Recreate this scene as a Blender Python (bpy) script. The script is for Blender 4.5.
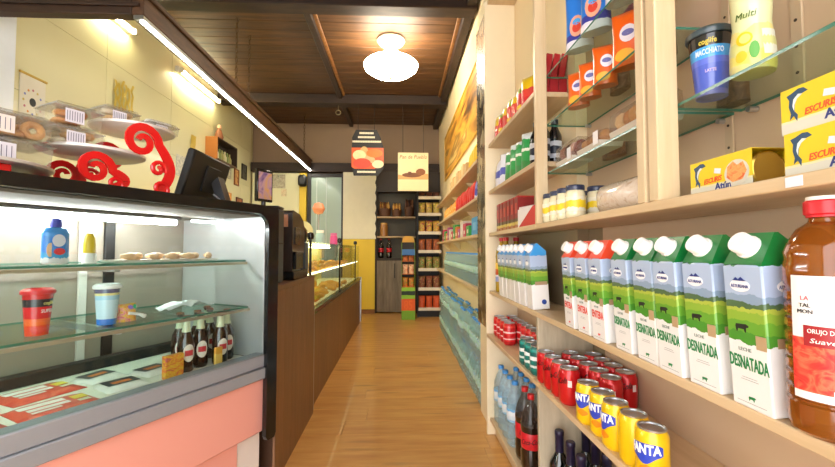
import bpy, math, random
from mathutils import Vector, Matrix
for o in list(bpy.data.objects): bpy.data.objects.remove(o)
S = bpy.context.scene; COL = S.collection
R = math.radians; PI = math.pi
rnd = random.Random(11)

# ------------------------------------------------------------------ camera, daylight, exposure
EYE = 1.08
cam = bpy.data.objects.new('camera', bpy.data.cameras.new('camera')); COL.objects.link(cam)
cam.data.sensor_width = 36; cam.data.lens = 400 / 835 * 36; cam.data.clip_start = .02
cam.location = (0, 0, EYE)
cam.rotation_euler = (R(90) + math.atan(16.5 / 400), 0, R(-2.5))
S.camera = cam
S.view_settings.view_transform = 'Standard'; S.view_settings.look = 'None'
S.view_settings.gamma = 1; S.view_settings.use_curve_mapping = False
S.view_settings.exposure = 0.95
S.cycles.transparent_max_bounces = 40
W = bpy.data.worlds.new('daylight'); S.world = W; W.use_nodes = True
W.node_tree.nodes['Background'].inputs[0].default_value = (.97, .98, 1, 1)
W.node_tree.nodes['Background'].inputs[1].default_value = 3.0

# ------------------------------------------------------------------ materials
def lin(h):
    h = h.lstrip('#'); c = [int(h[i:i+2], 16) / 255 for i in (0, 2, 4)]
    return [x / 12.92 if x <= .04045 else ((x + .055) / 1.055) ** 2.4 for x in c] + [1]
MATS = {}
def newmat(name):
    m = bpy.data.materials.new(name); m.use_nodes = True
    nt = m.node_tree; b = nt.nodes['Principled BSDF']; MATS[name] = m
    return m, nt, b
def link(nt, a, b): nt.links.new(a, b)
def mixc(nt, fac, a, b):
    n = nt.nodes.new('ShaderNodeMix'); n.data_type = 'RGBA'
    for s, v in ((n.inputs[0], fac), (n.inputs[6], a), (n.inputs[7], b)):
        if hasattr(v, 'links'): link(nt, v, s)
        else: s.default_value = v
    return n.outputs[2]
def objco(nt, scale=(1, 1, 1)):
    t = nt.nodes.new('ShaderNodeTexCoord'); mp = nt.nodes.new('ShaderNodeMapping')
    mp.inputs['Scale'].default_value = scale; link(nt, t.outputs['Object'], mp.inputs[0]); return mp.outputs[0]
def noise(nt, co, scale, detail=3, rough=.55):
    n = nt.nodes.new('ShaderNodeTexNoise'); n.inputs['Scale'].default_value = scale
    n.inputs['Detail'].default_value = detail; n.inputs['Roughness'].default_value = rough
    if co is not None: link(nt, co, n.inputs['Vector'])
    return n.outputs[0]
def pm(h, rough=.5, metal=0, var=.05, scale=12, coat=0, emit=0, name=None):
    """plain procedural paint / plastic / paper: colour with a faint mottling"""
    key = name or 'p_%s_%s_%s_%s_%s' % (h, rough, metal, coat, emit)
    if key in MATS: return MATS[key]
    m, nt, b = newmat(key); c = lin(h)
    lo = [x * (1 - var) for x in c[:3]] + [1]; hi = [min(1, x * (1 + var)) for x in c[:3]] + [1]
    link(nt, mixc(nt, noise(nt, objco(nt), scale), lo, hi), b.inputs['Base Color'])
    b.inputs['Roughness'].default_value = rough; b.inputs['Metallic'].default_value = metal
    b.inputs['Coat Weight'].default_value = coat; b.inputs['Coat Roughness'].default_value = .08
    if emit:
        b.inputs['Emission Color'].default_value = c; b.inputs['Emission Strength'].default_value = emit
    return m
def wood(name, h1, h2, grain=(1, 14, 14), rough=.45, coat=0, knots=0, island=.12):
    if name in MATS: return MATS[name]
    m, nt, b = newmat(name); co = objco(nt, grain)
    oi = nt.nodes.new('ShaderNodeObjectInfo')
    add = nt.nodes.new('ShaderNodeVectorMath'); add.operation = 'MULTIPLY_ADD'
    link(nt, oi.outputs['Random'], add.inputs[0]); add.inputs[1].default_value = (37, 53, 29); link(nt, co, add.inputs[2])
    n1 = noise(nt, add.outputs[0], 2.2, 6, .62)
    rp = nt.nodes.new('ShaderNodeValToRGB'); link(nt, n1, rp.inputs[0])
    rp.color_ramp.elements[0].position = .3; rp.color_ramp.elements[1].position = .7
    rp.color_ramp.elements[0].color = lin(h1); rp.color_ramp.elements[1].color = lin(h2)
    out = rp.outputs[0]
    if knots:
        k = nt.nodes.new('ShaderNodeValToRGB')
        k.color_ramp.elements[0].position = .66; k.color_ramp.elements[1].position = .74
        mp2 = nt.nodes.new('ShaderNodeMapping'); mp2.inputs['Scale'].default_value = (.5, .35, 1)
        link(nt, add.outputs[0], mp2.inputs[0])
        link(nt, noise(nt, mp2.outputs[0], 3.2, 1), k.inputs[0])
        sc = nt.nodes.new('ShaderNodeMath'); sc.operation = 'MULTIPLY'; link(nt, k.outputs[0], sc.inputs[0]); sc.inputs[1].default_value = knots
        dk = [x * .35 for x in lin(h1)[:3]] + [1]
        out = mixc(nt, sc.outputs[0], out, dk)
    hv = nt.nodes.new('ShaderNodeHueSaturation'); mr = nt.nodes.new('ShaderNodeMapRange')
    link(nt, oi.outputs['Random'], mr.inputs[0]); mr.inputs[3].default_value = 1 - island; mr.inputs[4].default_value = 1 + island
    link(nt, mr.outputs[0], hv.inputs['Value']); link(nt, out, hv.inputs['Color'])
    link(nt, hv.outputs[0], b.inputs['Base Color'])
    b.inputs['Roughness'].default_value = rough; b.inputs['Coat Weight'].default_value = coat
    bp = nt.nodes.new('ShaderNodeBump'); bp.inputs['Strength'].default_value = .12; bp.inputs['Distance'].default_value = .002
    link(nt, n1, bp.inputs['Height']); link(nt, bp.outputs[0], b.inputs['Normal'])
    return m
def bands(name, stops, axis=2, rough=.4, wob=.0, wscale=40, coat=0, metal=0):
    """colour bands printed across an object: stops = [(coordinate, hex), ...] in metres along a local axis"""
    if name in MATS: return MATS[name]
    m, nt, b = newmat(name); co = objco(nt)
    sx = nt.nodes.new('ShaderNodeSeparateXYZ'); link(nt, co, sx.inputs[0]); v = sx.outputs[axis]
    lo = stops[0][0]; hi = stops[-1][0] + 1e-4
    if wob:
        ma = nt.nodes.new('ShaderNodeMath'); ma.operation = 'MULTIPLY_ADD'
        nn = nt.nodes.new('ShaderNodeMath'); nn.operation = 'SUBTRACT'; link(nt, noise(nt, co, wscale, 4), nn.inputs[0]); nn.inputs[1].default_value = .5
        link(nt, nn.outputs[0], ma.inputs[0]); ma.inputs[1].default_value = wob; link(nt, v, ma.inputs[2]); v = ma.outputs[0]
    mr = nt.nodes.new('ShaderNodeMapRange'); link(nt, v, mr.inputs[0]); mr.inputs[1].default_value = lo; mr.inputs[2].default_value = hi
    rp = nt.nodes.new('ShaderNodeValToRGB'); rp.color_ramp.interpolation = 'CONSTANT'; link(nt, mr.outputs[0], rp.inputs[0])
    el = rp.color_ramp.elements
    while len(el) < len(stops): el.new(.5)
    for e, (z, h) in zip(el, stops): e.position = (z - lo) / (hi - lo); e.color = lin(h)
    link(nt, rp.outputs[0], b.inputs['Base Color']); b.inputs['Roughness'].default_value = rough
    b.inputs['Coat Weight'].default_value = coat; b.inputs['Metallic'].default_value = metal
    return m
def patch(name, cols, scale=14, rough=.5, dist=1.5, stretch=(1, 1, 1), coat=0):
    """printed picture: irregular patches in the given colours"""
    if name in MATS: return MATS[name]
    m, nt, b = newmat(name)
    n = nt.nodes.new('ShaderNodeTexNoise'); n.inputs['Scale'].default_value = scale; n.inputs['Detail'].default_value = 3
    n.inputs['Distortion'].default_value = dist; link(nt, objco(nt, stretch), n.inputs['Vector'])
    rp = nt.nodes.new('ShaderNodeValToRGB'); rp.color_ramp.interpolation = 'LINEAR'; link(nt, n.outputs[0], rp.inputs[0])
    el = rp.color_ramp.elements
    while len(el) < len(cols): el.new(.5)
    for i, (e, h) in enumerate(zip(el, cols)): e.position = .3 + .4 * i / max(1, len(cols) - 1); e.color = lin(h)
    link(nt, rp.outputs[0], b.inputs['Base Color']); b.inputs['Roughness'].default_value = rough; b.inputs['Coat Weight'].default_value = coat
    return m
def clear(name, tint, refl=1.0, rough=.03, ior=1.45, body=0, bodycol=None):
    """clear pane or thin plastic wall: see-through with a fresnel reflection"""
    if name in MATS: return MATS[name]
    m, nt, b = newmat(name); nt.nodes.remove(b); out = nt.nodes['Material Output']
    t = nt.nodes.new('ShaderNodeBsdfTransparent'); t.inputs[0].default_value = lin(tint)
    g = nt.nodes.new('ShaderNodeBsdfGlossy'); g.inputs['Roughness'].default_value = rough
    lw = nt.nodes.new('ShaderNodeLayerWeight'); lw.inputs[0].default_value = .5
    pw_ = nt.nodes.new('ShaderNodeMath'); pw_.operation = 'POWER'; link(nt, lw.outputs['Facing'], pw_.inputs[0]); pw_.inputs[1].default_value = 5
    mu = nt.nodes.new('ShaderNodeMath'); mu.operation = 'MULTIPLY_ADD'; link(nt, pw_.outputs[0], mu.inputs[0]); mu.inputs[1].default_value = refl * .8; mu.inputs[2].default_value = refl * .035
    src = t.outputs[0]
    if body:
        d = nt.nodes.new('ShaderNodeBsdfDiffuse'); d.inputs[0].default_value = lin(bodycol or tint)
        m2 = nt.nodes.new('ShaderNodeMixShader'); m2.inputs[0].default_value = body
        link(nt, t.outputs[0], m2.inputs[1]); link(nt, d.outputs[0], m2.inputs[2]); src = m2.outputs[0]
    mx = nt.nodes.new('ShaderNodeMixShader'); link(nt, mu.outputs[0], mx.inputs[0]); link(nt, src, mx.inputs[1]); link(nt, g.outputs[0], mx.inputs[2])
    link(nt, mx.outputs[0], out.inputs[0])
    return m
def liquid(name, h, rough=.12, trans=.55, ior=1.35):
    if name in MATS: return MATS[name]
    m = pm(h, rough, var=.1, scale=20, coat=.6, name=name); m.node_tree.nodes['Principled BSDF'].inputs['Transmission Weight'].default_value = trans
    m.node_tree.nodes['Principled BSDF'].inputs['IOR'].default_value = ior
    return m
def lamp(name, h, e):
    if name in MATS: return MATS[name]
    return pm(h, .4, emit=e, name=name)

# ------------------------------------------------------------------ mesh building
class MB:
    def __init__(s): s.v = []; s.f = []; s.m = []
    def add(s, vs, fs, m=0):
        k = len(s.v); s.v += [tuple(p) for p in vs]; s.f += [[i + k for i in f] for f in fs]; s.m += [m] * len(fs); return s
    def b(s, x0, x1, y0, y1, z0, z1, m=0):
        return s.add([(x0, y0, z0), (x1, y0, z0), (x1, y1, z0), (x0, y1, z0), (x0, y0, z1), (x1, y0, z1), (x1, y1, z1), (x0, y1, z1)],
                     [[0, 3, 2, 1], [4, 5, 6, 7], [0, 1, 5, 4], [1, 2, 6, 5], [2, 3, 7, 6], [3, 0, 4, 7]], m)
    def cb(s, x0, x1, y0, y1, z0, z1, c=.003, m=0):
        """box with chamfered edges"""
        vs = []; 
        for x, sx in ((x0, 1), (x1, -1)):
            for y, sy in ((y0, 1), (y1, -1)):
                for z, sz in ((z0, 1), (z1, -1)):
                    vs += [(x, y + sy * c, z + sz * c), (x + sx * c, y, z + sz * c), (x + sx * c, y + sy * c, z)]
        I = lambda a, bb, cc, k: ((a * 2 + bb) * 2 + cc) * 3 + k
        fs = []
        for a in (0, 1):
            q = [I(a, 0, 0, 0), I(a, 1, 0, 0), I(a, 1, 1, 0), I(a, 0, 1, 0)]; fs.append(q if a else q[::-1])
            q = [I(0, a, 0, 1), I(1, a, 0, 1), I(1, a, 1, 1), I(0, a, 1, 1)]; fs.append(q[::-1] if a else q)
            q = [I(0, 0, a, 2), I(1, 0, a, 2), I(1, 1, a, 2), I(0, 1, a, 2)]; fs.append(q if a else q[::-1])
        for a in (0, 1):
            for bb in (0, 1):
                e = (a + bb) % 2
                q = [I(0, a, bb, 1), I(1, a, bb, 1), I(1, a, bb, 2), I(0, a, bb, 2)]; fs.append(q[::-1] if e == 0 else q)
                q = [I(a, 0, bb, 0), I(a, 1, bb, 0), I(a, 1, bb, 2), I(a, 0, bb, 2)]; fs.append(q if e == 0 else q[::-1])
                q = [I(a, bb, 0, 0), I(a, bb, 1, 0), I(a, bb, 1, 1), I(a, bb, 0, 1)]; fs.append(q[::-1] if e == 0 else q)
                for cc in (0, 1):
                    q = [I(a, bb, cc, 0), I(a, bb, cc, 1), I(a, bb, cc, 2)]; fs.append(q if (a + bb + cc) % 2 == 0 else q[::-1])
        return s.add(vs, fs, m)
    def lathe(s, prof, n=24, c=(0, 0, 0), m=0, sx=1, sy=1, axis='z'):
        vs = []; fs = []
        for r, z in prof:
            for i in range(n):
                a = 2 * PI * i / n; p = (r * math.cos(a) * sx, r * math.sin(a) * sy, z)
                if axis == 'x': p = (p[2], p[0], p[1])
                if axis == 'y': p = (p[1], p[2], p[0])
                vs.append((p[0] + c[0], p[1] + c[1], p[2] + c[2]))
        for j in range(len(prof) - 1):
            for i in range(n):
                i2 = (i + 1) % n; fs.append([j * n + i, j * n + i2, (j + 1) * n + i2, (j + 1) * n + i])
        if prof[0][0] > 1e-5: fs.append(list(range(n))[::-1])
        if prof[-1][0] > 1e-5: fs.append([(len(prof) - 1) * n + i for i in range(n)])
        return s.add(vs, fs, m)
    def tube(s, path, r, n=8, m=0, closed=False):
        P = [Vector(p) for p in path]; k = len(P); vs = []; fs = []; up = None
        rr = r if isinstance(r, (list, tuple)) else [r] * k
        for i, p in enumerate(P):
            if closed: t = P[(i + 1) % k] - P[i - 1]
            else: t = P[min(i + 1, k - 1)] - P[max(i - 1, 0)]
            t.normalize()
            if up is None: up = t.orthogonal().normalized()
            up = (up - t * up.dot(t)); up = up.normalized() if up.length > 1e-6 else t.orthogonal().normalized()
            w = t.cross(up)
            for j in range(n):
                a = 2 * PI * j / n; vs.append(p + (up * math.cos(a) + w * math.sin(a)) * rr[i])
        for i in range(k if closed else k - 1):
            i2 = (i + 1) % k
            for j in range(n):
                j2 = (j + 1) % n; fs.append([i * n + j, i * n + j2, i2 * n + j2, i2 * n + j])
        if not closed: fs += [list(range(n))[::-1], [(k - 1) * n + j for j in range(n)]]
        return s.add(vs, fs, m)
    def prism(s, poly, d0, d1, axis='y', m=0):
        """extrude a 2-D outline along an axis ('x': outline in y,z; 'y': in x,z; 'z': in x,y)"""
        def P(a, bb, d): return {'x': (d, a, bb), 'y': (a, d, bb), 'z': (a, bb, d)}[axis]
        n = len(poly); vs = [P(a, bb, d0) for a, bb in poly] + [P(a, bb, d1) for a, bb in poly]
        fs = [list(range(n)), [n + i for i in range(n)][::-1]] + [[i, i + n, (i + 1) % n + n, (i + 1) % n] for i in range(n)]
        return s.add(vs, fs, m)
    def grid(s, fn, nu, nv, m=0, wrap=False):
        vs = [fn(i / (nu - (0 if wrap else 1)), j / (nv - 1)) for j in range(nv) for i in range(nu)]; fs = []
        for j in range(nv - 1):
            for i in range(nu if wrap else nu - 1):
                i2 = (i + 1) % nu; fs.append([j * nu + i, j * nu + i2, (j + 1) * nu + i2, (j + 1) * nu + i])
        return s.add(vs, fs, m)
    def mesh(s, name, mats, smooth=38):
        me = bpy.data.meshes.new(name); me.from_pydata(s.v, [], s.f); me.update()
        for mt in (mats if isinstance(mats, (list, tuple)) else [mats]): me.materials.append(mt)
        for p, k in zip(me.polygons, s.m): p.material_index = k
        import bmesh
        bm = bmesh.new(); bm.from_mesh(me); bmesh.ops.recalc_face_normals(bm, faces=bm.faces); bm.to_mesh(me); bm.free()
        if smooth:
            me.polygons.foreach_set('use_smooth', [True] * len(me.polygons)); me.set_sharp_from_angle(angle=R(smooth))
        return me
    def build(s, name, mats, parent=None, loc=(0, 0, 0), rot=(0, 0, 0), smooth=38):
        return put(name, s.mesh(name, mats, smooth), parent, loc, rot)
def put(name, me, parent=None, loc=(0, 0, 0), rot=(0, 0, 0)):
    o = bpy.data.objects.new(name, me); COL.objects.link(o); o.location = loc; o.rotation_euler = rot
    if parent is not None: o.parent = parent
    return o
def tag(o, label, cat, group=None):
    o['label'] = label; o['category'] = cat
    if group: o['group'] = group
    return o
def thing(name, label, cat, loc=(0, 0, 0), rz=0, group=None):
    o = bpy.data.objects.new(name, None); COL.objects.link(o); o.location = loc; o.rotation_euler = (0, 0, rz)
    o.empty_display_size = .05
    return tag(o, label, cat, group)
def struct(o): o['kind'] = 'structure'; return o
def clone(o, parent=None, loc=None, rz=None, label=None):
    kids = [c for c in o.children]
    c = o.copy(); COL.objects.link(c); c.parent = parent
    if loc is not None: c.location = loc
    if rz is not None: c.rotation_euler = (c.rotation_euler[0], c.rotation_euler[1], rz)
    if label: c['label'] = label
    for k in kids: clone(k, c)
    return c
ORD = ['first', 'second', 'third', 'fourth', 'fifth', 'sixth', 'seventh', 'eighth', 'ninth', 'tenth', 'eleventh', 'twelfth', 'thirteenth', 'fourteenth', 'fifteenth', 'sixteenth', 'seventeenth', 'eighteenth', 'nineteenth', 'twentieth'] + ['twenty-' + w for w in ('first', 'second', 'third', 'fourth', 'fifth', 'sixth', 'seventh', 'eighth', 'ninth')] + ['thirtieth']
TXT = {}
def text_mesh(s, size, fit=None, shear=0, bold=0, mat=None, depth=0.0004, fn=None):
    """letters as a thin mesh, centred; fn maps (x, y, z) of the flat text into the carrier's space"""
    cu = bpy.data.curves.new('lettering', 'FONT'); cu.body = s; cu.size = size; cu.align_x = 'CENTER'; cu.align_y = 'CENTER'
    cu.shear = shear; cu.offset = bold; cu.extrude = depth; cu.resolution_u = 2
    ob = bpy.data.objects.new('lettering', cu); COL.objects.link(ob)
    dg = bpy.context.evaluated_depsgraph_get(); dg.update()
    me = bpy.data.meshes.new_from_object(ob.evaluated_get(dg))
    bpy.data.objects.remove(ob); bpy.data.curves.remove(cu)
    xs = [v.co.x for v in me.vertices]; k = 1
    if fit and xs: k = fit / (max(xs) - min(xs))
    for v in me.vertices:
        p = (v.co.x * k, v.co.y, v.co.z)
        v.co = fn(*p) if fn else p
    me.materials.clear(); me.materials.append(mat); me.name = 'lettering'
    return me
def front(cx, cy, cz):   # flat print on a face that looks to -X (towards the aisle); cx = face x
    return lambda x, y, z: (cx - z - .0003, cy - x, cz + y)
def near(cx, cy, cz):    # on a face that looks to -Y (towards the camera); cy = face y
    return lambda x, y, z: (cx + x, cy - z - .0003, cz + y)
def rounded(cx, cy, r, cz, a0=0):   # wrapped on a cylinder of radius r, centred at angle a0 from -Y
    return lambda x, y, z: (cx + (r + z + .0003) * math.sin(x / r + a0), cy - (r + z + .0003) * math.cos(x / r + a0), cz + y)
def flat(shape, fn, name, mat, parent, d=.0003):
    """thin printed shape: outline points (x, y) mapped by fn"""
    n = len(shape); vs = [fn(x, y, d) for x, y in shape] + [fn(x, y, -d) for x, y in shape]
    mb = MB().add(vs, [list(range(n)), [n + i for i in range(n)][::-1]] + [[i, (i + 1) % n, n + (i + 1) % n, n + i] for i in range(n)])
    return mb.build(name, mat, parent, smooth=0)
def ell(w, h, n=20, cx=0, cy=0): return [(cx + w / 2 * math.cos(2 * PI * i / n), cy + h / 2 * math.sin(2 * PI * i / n)) for i in range(n)]
def rect(w, h, cx=0, cy=0): return [(cx - w / 2, cy - h / 2), (cx + w / 2, cy - h / 2), (cx + w / 2, cy + h / 2), (cx - w / 2, cy + h / 2)]
# ================================================================== the setting
M_maple = wood('maple_board', '#c8aa80', '#d8bd97', (14, 1.2, 14), .4, island=.03)
M_maple_up = wood('maple_upright', '#ccb188', '#dbc5a0', (14, 14, 1.2), .4, island=.03)
M_floor = wood('laminate_floor', '#bb803e', '#d6a45e', (1.1, 9, 9), .32, coat=.25, knots=.5, island=.04)
M_ceil = wood('ceiling_board', '#34200f', '#603f20', (1.0, 9, 9), .55, island=.14)
M_beam = wood('dark_beam', '#1a0e07', '#362112', (9, 9, 2), .6, island=.05)
M_beam_x = wood('dark_beam_cross', '#1a0e07', '#362112', (2, 9, 9), .6, island=.05)
M_cream = pm('#dcd8ae', .35, var=.03, scale=2, name='cream_tile', coat=.2)
M_wallR = pm('#f2dcb4', .7, var=.03, scale=3, name='cream_plaster')
M_taupe = pm('#8f7863', .8, var=.08, scale=4, name='taupe_plaster')
M_black = pm('#0b0b0d', .25, var=.1, name='black_gloss', coat=.3)
M_blackmat = pm('#141414', .5, var=.1, name='black_matt')
M_alu = pm('#c9ccd0', .3, .9, var=.04, name='aluminium')
M_white = pm('#f2f0ea', .4, var=.02, name='white_plastic')
M_glass = clear('clear_glass', '#f6fbf9', .75)
M_edge = pm('#3f7a66', .15, var=.05, name='green_glass_edge', coat=.5)

# floor of laminate planks running across the aisle
fl = struct(MB().b(-2.7, .82, -1.4, 7.4, -.06, -.007).build('floor', pm('#7a4a20', .8, name='subfloor')))
pw, pl = .19, 1.25
pmesh = {}
k = 0; y = -1.4
while y < 7.38:
    x = -2.7 - rnd.random() * .9
    while x < .82:
        a, b_ = max(x, -2.7), min(x + pl, .82); y1 = min(y + pw, 7.4)
        if b_ - a > .02:
            L = round(b_ - a, 3); key = (L, round(y1 - y, 3))
            if key not in pmesh: pmesh[key] = MB().cb(0, L - .0012, 0, key[1] - .0012, -.0065, 0, .0008).mesh('plank', M_floor, 0)
            put('plank', pmesh[key], fl, (a, y, 0))
        x += pl
    y += pw
# ceiling boards and beams
CZ = 3.33
ce = struct(MB().b(-2.7, .82, -1.4, 7.4, CZ + .02, CZ + .1).build('ceiling', M_beam))
cm = MB().cb(-2.7, .82, 0, .156, 0, .018, .003).mesh('ceiling_board', M_ceil, 0)
for i in range(55): put('ceiling_board', cm, ce, (0, -1.38 + i * .16, CZ))
n = 0
for (x0, x1, y0, y1, d, mt) in ((-2.6, .68, 3.42, 3.58, .12, M_beam_x), (-2.6, .68, 5.72, 5.9, .14, M_beam_x), (-2.6, .68, 1.3, 1.46, .12, M_beam_x),
                                (-.90, -.83, -1.2, 7.05, .07, M_beam), (.585, .67, -1.2, 7.05, .1, M_beam)):
    n += 1; struct(MB().cb(x0, x1, y0, y1, CZ - d, CZ, .008).build('trim_%d' % n, mt))
M_bead = wood('light_bead', '#6b4522', '#98683a', (9, 9, 2), .5)
for x0 in (-.83, .55): n += 1; struct(MB().cb(x0, x0 + .035, 3.58, 5.72, CZ - .03, CZ, .004).build('trim_%d' % n, M_bead))
# left wall of large cream tiles
wl = struct(MB().b(-2.72, -2.612, -1.4, 7.4, 0, CZ).build('wall_left', pm('#cfc59a', .8, name='grout')))
tm = MB().cb(0, .012, .002, .998, .0015, .6035, .0015).mesh('wall_tile', M_cream, 0)
for r_ in range(6):
    for c_ in range(9):
        y = -1.4 + c_ * 1.0; z = -.25 + r_ * .605
        if y > 7.0: continue
        y1 = min(.998, 7.02 - y); z0 = max(.0015, -z); z1 = min(.6035, CZ - z - .001)
        if z1 - z0 < .02: continue
        if y1 > .99 and z0 < .01 and z1 > .6: put('wall_tile', tm, wl, (-2.612, y, z))
        else: MB().cb(0, .012, .002, y1, z0, z1, .0015).build('wall_tile', M_cream, wl, (-2.612, y, z), smooth=0)
n += 1; struct(MB().cb(-2.599, -2.55, 2.2, 2.72, 0, 3.2, .005).build('trim_%d' % n, pm('#dfe8f0', .4, name='pale_door_frame')))
# right wall: deep behind the near shelving, shallower beyond the pillar
wr = MB().b(.76, .88, -1.4, 2.42, 0, CZ); wr.b(.70, .88, 2.42, 7.4, 0, CZ)
struct(wr.build('wall_right', M_wallR))
struct(MB().b(-2.6, .70, 7.12, 7.3, 0, CZ).build('wall_back', M_taupe))
wf = MB().b(-2.6, -2.3, -1.35, -1.2, 0, CZ); wf.b(.55, .76, -1.35, -1.2, 0, CZ); wf.b(-2.3, .55, -1.35, -1.2, 2.95, CZ)
struct(wf.build('wall_front', M_wallR))
# lintel beam, cream panel, yellow jamb, glass door and partition at the back
n += 1; struct(MB().cb(-2.58, .69, 6.98, 7.1, 2.44, 2.60, .008).build('trim_%d' % n, M_beam_x))
n += 1; struct(MB().b(-2.58, -1.76, 7.06, 7.115, 0, 2.43).build('trim_%d' % n, M_cream))
M_yel = pm('#e3c23c', .6, var=.05, scale=5, name='yellow_paint')
n += 1; struct(MB().cb(-1.76, -1.64, 7.03, 7.115, 0, 2.43, .004).build('trim_%d' % n, M_yel))
dr = struct(MB().cb(-1.62, -1.56, 7.04, 7.1, 0, 2.42, .003).cb(-1.03, -.97, 7.04, 7.1, 0, 2.42, .003).cb(-1.56, -1.03, 7.04, 7.1, 2.36, 2.42, .003)
            .cb(-1.56, -1.03, 7.04, 7.1, 0, .14, .003).build('door_1', pm('#2a2622', .5, name='dark_frame')))
MB().b(-1.56, -1.03, 7.065, 7.075, .14, 2.36).build('pane', pm('#9fb3a4', .25, var=.05, scale=2, name='frosted_door_glass', coat=.3), dr)
MB().tube([(-1.12, 7.035, .95), (-1.12, 7.0, .95), (-1.12, 7.0, 1.2), (-1.12, 7.035, 1.2)], .012).build('door_handle', M_alu, dr)
MB().b(-1.47, -1.455, 7.055, 7.064, 1.4, 2.3).b(-1.30, -1.29, 7.055, 7.064, .8, 2.36).build('glazing_bar', pm('#c8d2cc', .4), dr)
wp = struct(MB().b(-.98, -.46, 6.92, 7.0, 0, 2.43).build('wall_partition', pm('#8a7f68', .7)))
sc = [(-.98, 1.27), (-.98, 2.42)]
for i in range(45):
    z = 2.42 - i * (1.15 / 44); sc.append((-.435 + .022 * abs(math.sin(i / 44 * PI * 6.5)), z))
MB().prism(sc, 6.895, 6.919, 'y').build('scalloped_panel', pm('#e4dcc2', .55, name='ivory_panel'), wp, smooth=0)
MB().cb(-.98, -.43, 6.89, 6.919, .07, 1.265, .003).build('lower_panel', M_yel, wp)
MB().cb(-.98, -.43, 6.88, 6.919, 0, .068, .003).build('skirting', pm('#8a5a2a', .5), wp)

# ------------------------------------------------------------------ lamps of the room
t = thing('ceiling_lamp', 'glowing round frosted glass ceiling lamp above the aisle', 'lamp', (-.1, 4.2, CZ))
MB().lathe([(.0, 0), (.14, 0), (.15, -.02), (.13, -.045), (.05, -.05), (.04, -.1), (.0, -.1)], 28).build('mount', pm('#e8dcc0', .3, .4), t)
MB().lathe([(.0, -.10), (.06, -.105), (.085, -.14), (.09, -.2), (.08, -.215)], 28).build('upper_shade', lamp('lamp_upper', '#fff0cf', 6), t)
MB().lathe([(.088, -.2), (.17, -.225), (.265, -.26), (.29, -.285), (.275, -.32), (.21, -.365), (.1, -.395), (.0, -.40)], 32).build('bowl', lamp('lamp_bowl', '#fff0d6', 24), t)
MB().lathe([(.0, -.41), (.02, -.412), (.022, -.425), (.01, -.44), (.0, -.442)], 14).build('finial', pm('#d8c8a0', .3, .6), t)

# hanging timber pelmet with light strip above the counter
PX, PZ0, PZ1, PY0, PY1 = -1.545, 2.465, 2.64, 2.42, 6.97
M_pel = wood('pelmet_timber', '#3a2414', '#5e4029', (9, 2, 9), .55)
M_pelx = wood('pelmet_timber_cross', '#23150c', '#40291a', (2, 9, 9), .55)
t = thing('hanging_pelmet', 'dark timber pelmet frame hung on chains over the counter with light strip', 'pelmet', (PX, PY0, PZ0))
MB().cb(-.07, 0, 0, PY1 - PY0, .03, PZ1 - PZ0, .006).build('side_board', M_pel, t)
MB().cb(-1.0, -.072, 0, .07, .03, PZ1 - PZ0, .006).build('end_board', M_pelx, t)
MB().cb(-1.0, -.02, -.018, -.001, .075, .1, .004).cb(-1.0, -.02, -.03, -.001, .145, .175, .004).build('end_moulding', M_pelx, t)
MB().cb(.001, .022, -.03, PY1 - PY0, .145, .178, .004).build('side_moulding', M_pel, t)
MB().cb(-.06, 0, .0, PY1 - PY0, .002, .029, .003).build('light_channel', pm('#8b8d88', .35, .7), t)
MB().cb(-.026, -.002, .01, PY1 - PY0 - .01, -.012, .002, .003).build('light_strip', lamp('led_strip', '#fffaf0', 26), t)
def chain(x, y, z0, z1, label, r=.018):
    o = MB(); k = int((z1 - z0) / (r * 2.6))
    for i in range(k):
        z = z0 + (i + .5) * (z1 - z0) / k; h = (z1 - z0) / k * .62; pts = []
        for j in range(12):
            a = 2 * PI * j / 12; q = r * .62 * math.cos(a); zz = h * math.sin(a)
            pts.append((q, 0, zz + z) if i % 2 else (0, q, zz + z))
        o.tube(pts, .0045, 5, closed=True)
    o.lathe([(.0, z0 - .0), (.02, z0), (.02, z0 + .006), (.0, z0 + .006)], 10)
    return tag(o.build('hanging_chain', pm('#5a4630', .45, .7), None, (x, y, 0)), label, 'chain', 'chains carrying the pelmet')
chain(-1.58, 3.86, PZ1 + .001, CZ, 'left of the two chains carrying the pelmet near the middle')
chain(-1.58, 4.18, PZ1 + .001, CZ, 'right of the two chains carrying the pelmet near the middle')
chain(-1.58, 6.6, PZ1 + .001, CZ, 'far chain carrying the pelmet beside the back wall')
# wall lamps over the tiles
def walllamp(y, L, label):
    t = thing('wall_lamp', label, 'lamp', (-2.6, y, 3.16), group='tube lamps high on the cream wall')
    MB().cb(0, .05, -L / 2, L / 2, -.02, .05, .006).build('housing', pm('#d8d4c4', .4), t)
    MB().tube([(.07, -L / 2 + .02, -.01), (.07, L / 2 - .02, -.01)], .016, 10).build('tube', lamp('wall_tube', '#fff4c8', 48), t)
    for e_ in (-L / 2, L / 2 - .03): MB().cb(.05, .09, e_, e_ + .03, -.03, .03, .004).build('end_cap', pm('#cfc9b0', .4), t)
walllamp(3.62, .5, 'lit tube lamp on the cream wall nearest the corner of the pelmet')
walllamp(5.15, 1.0, 'lit long tube lamp on the cream wall above the till screen')

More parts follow.
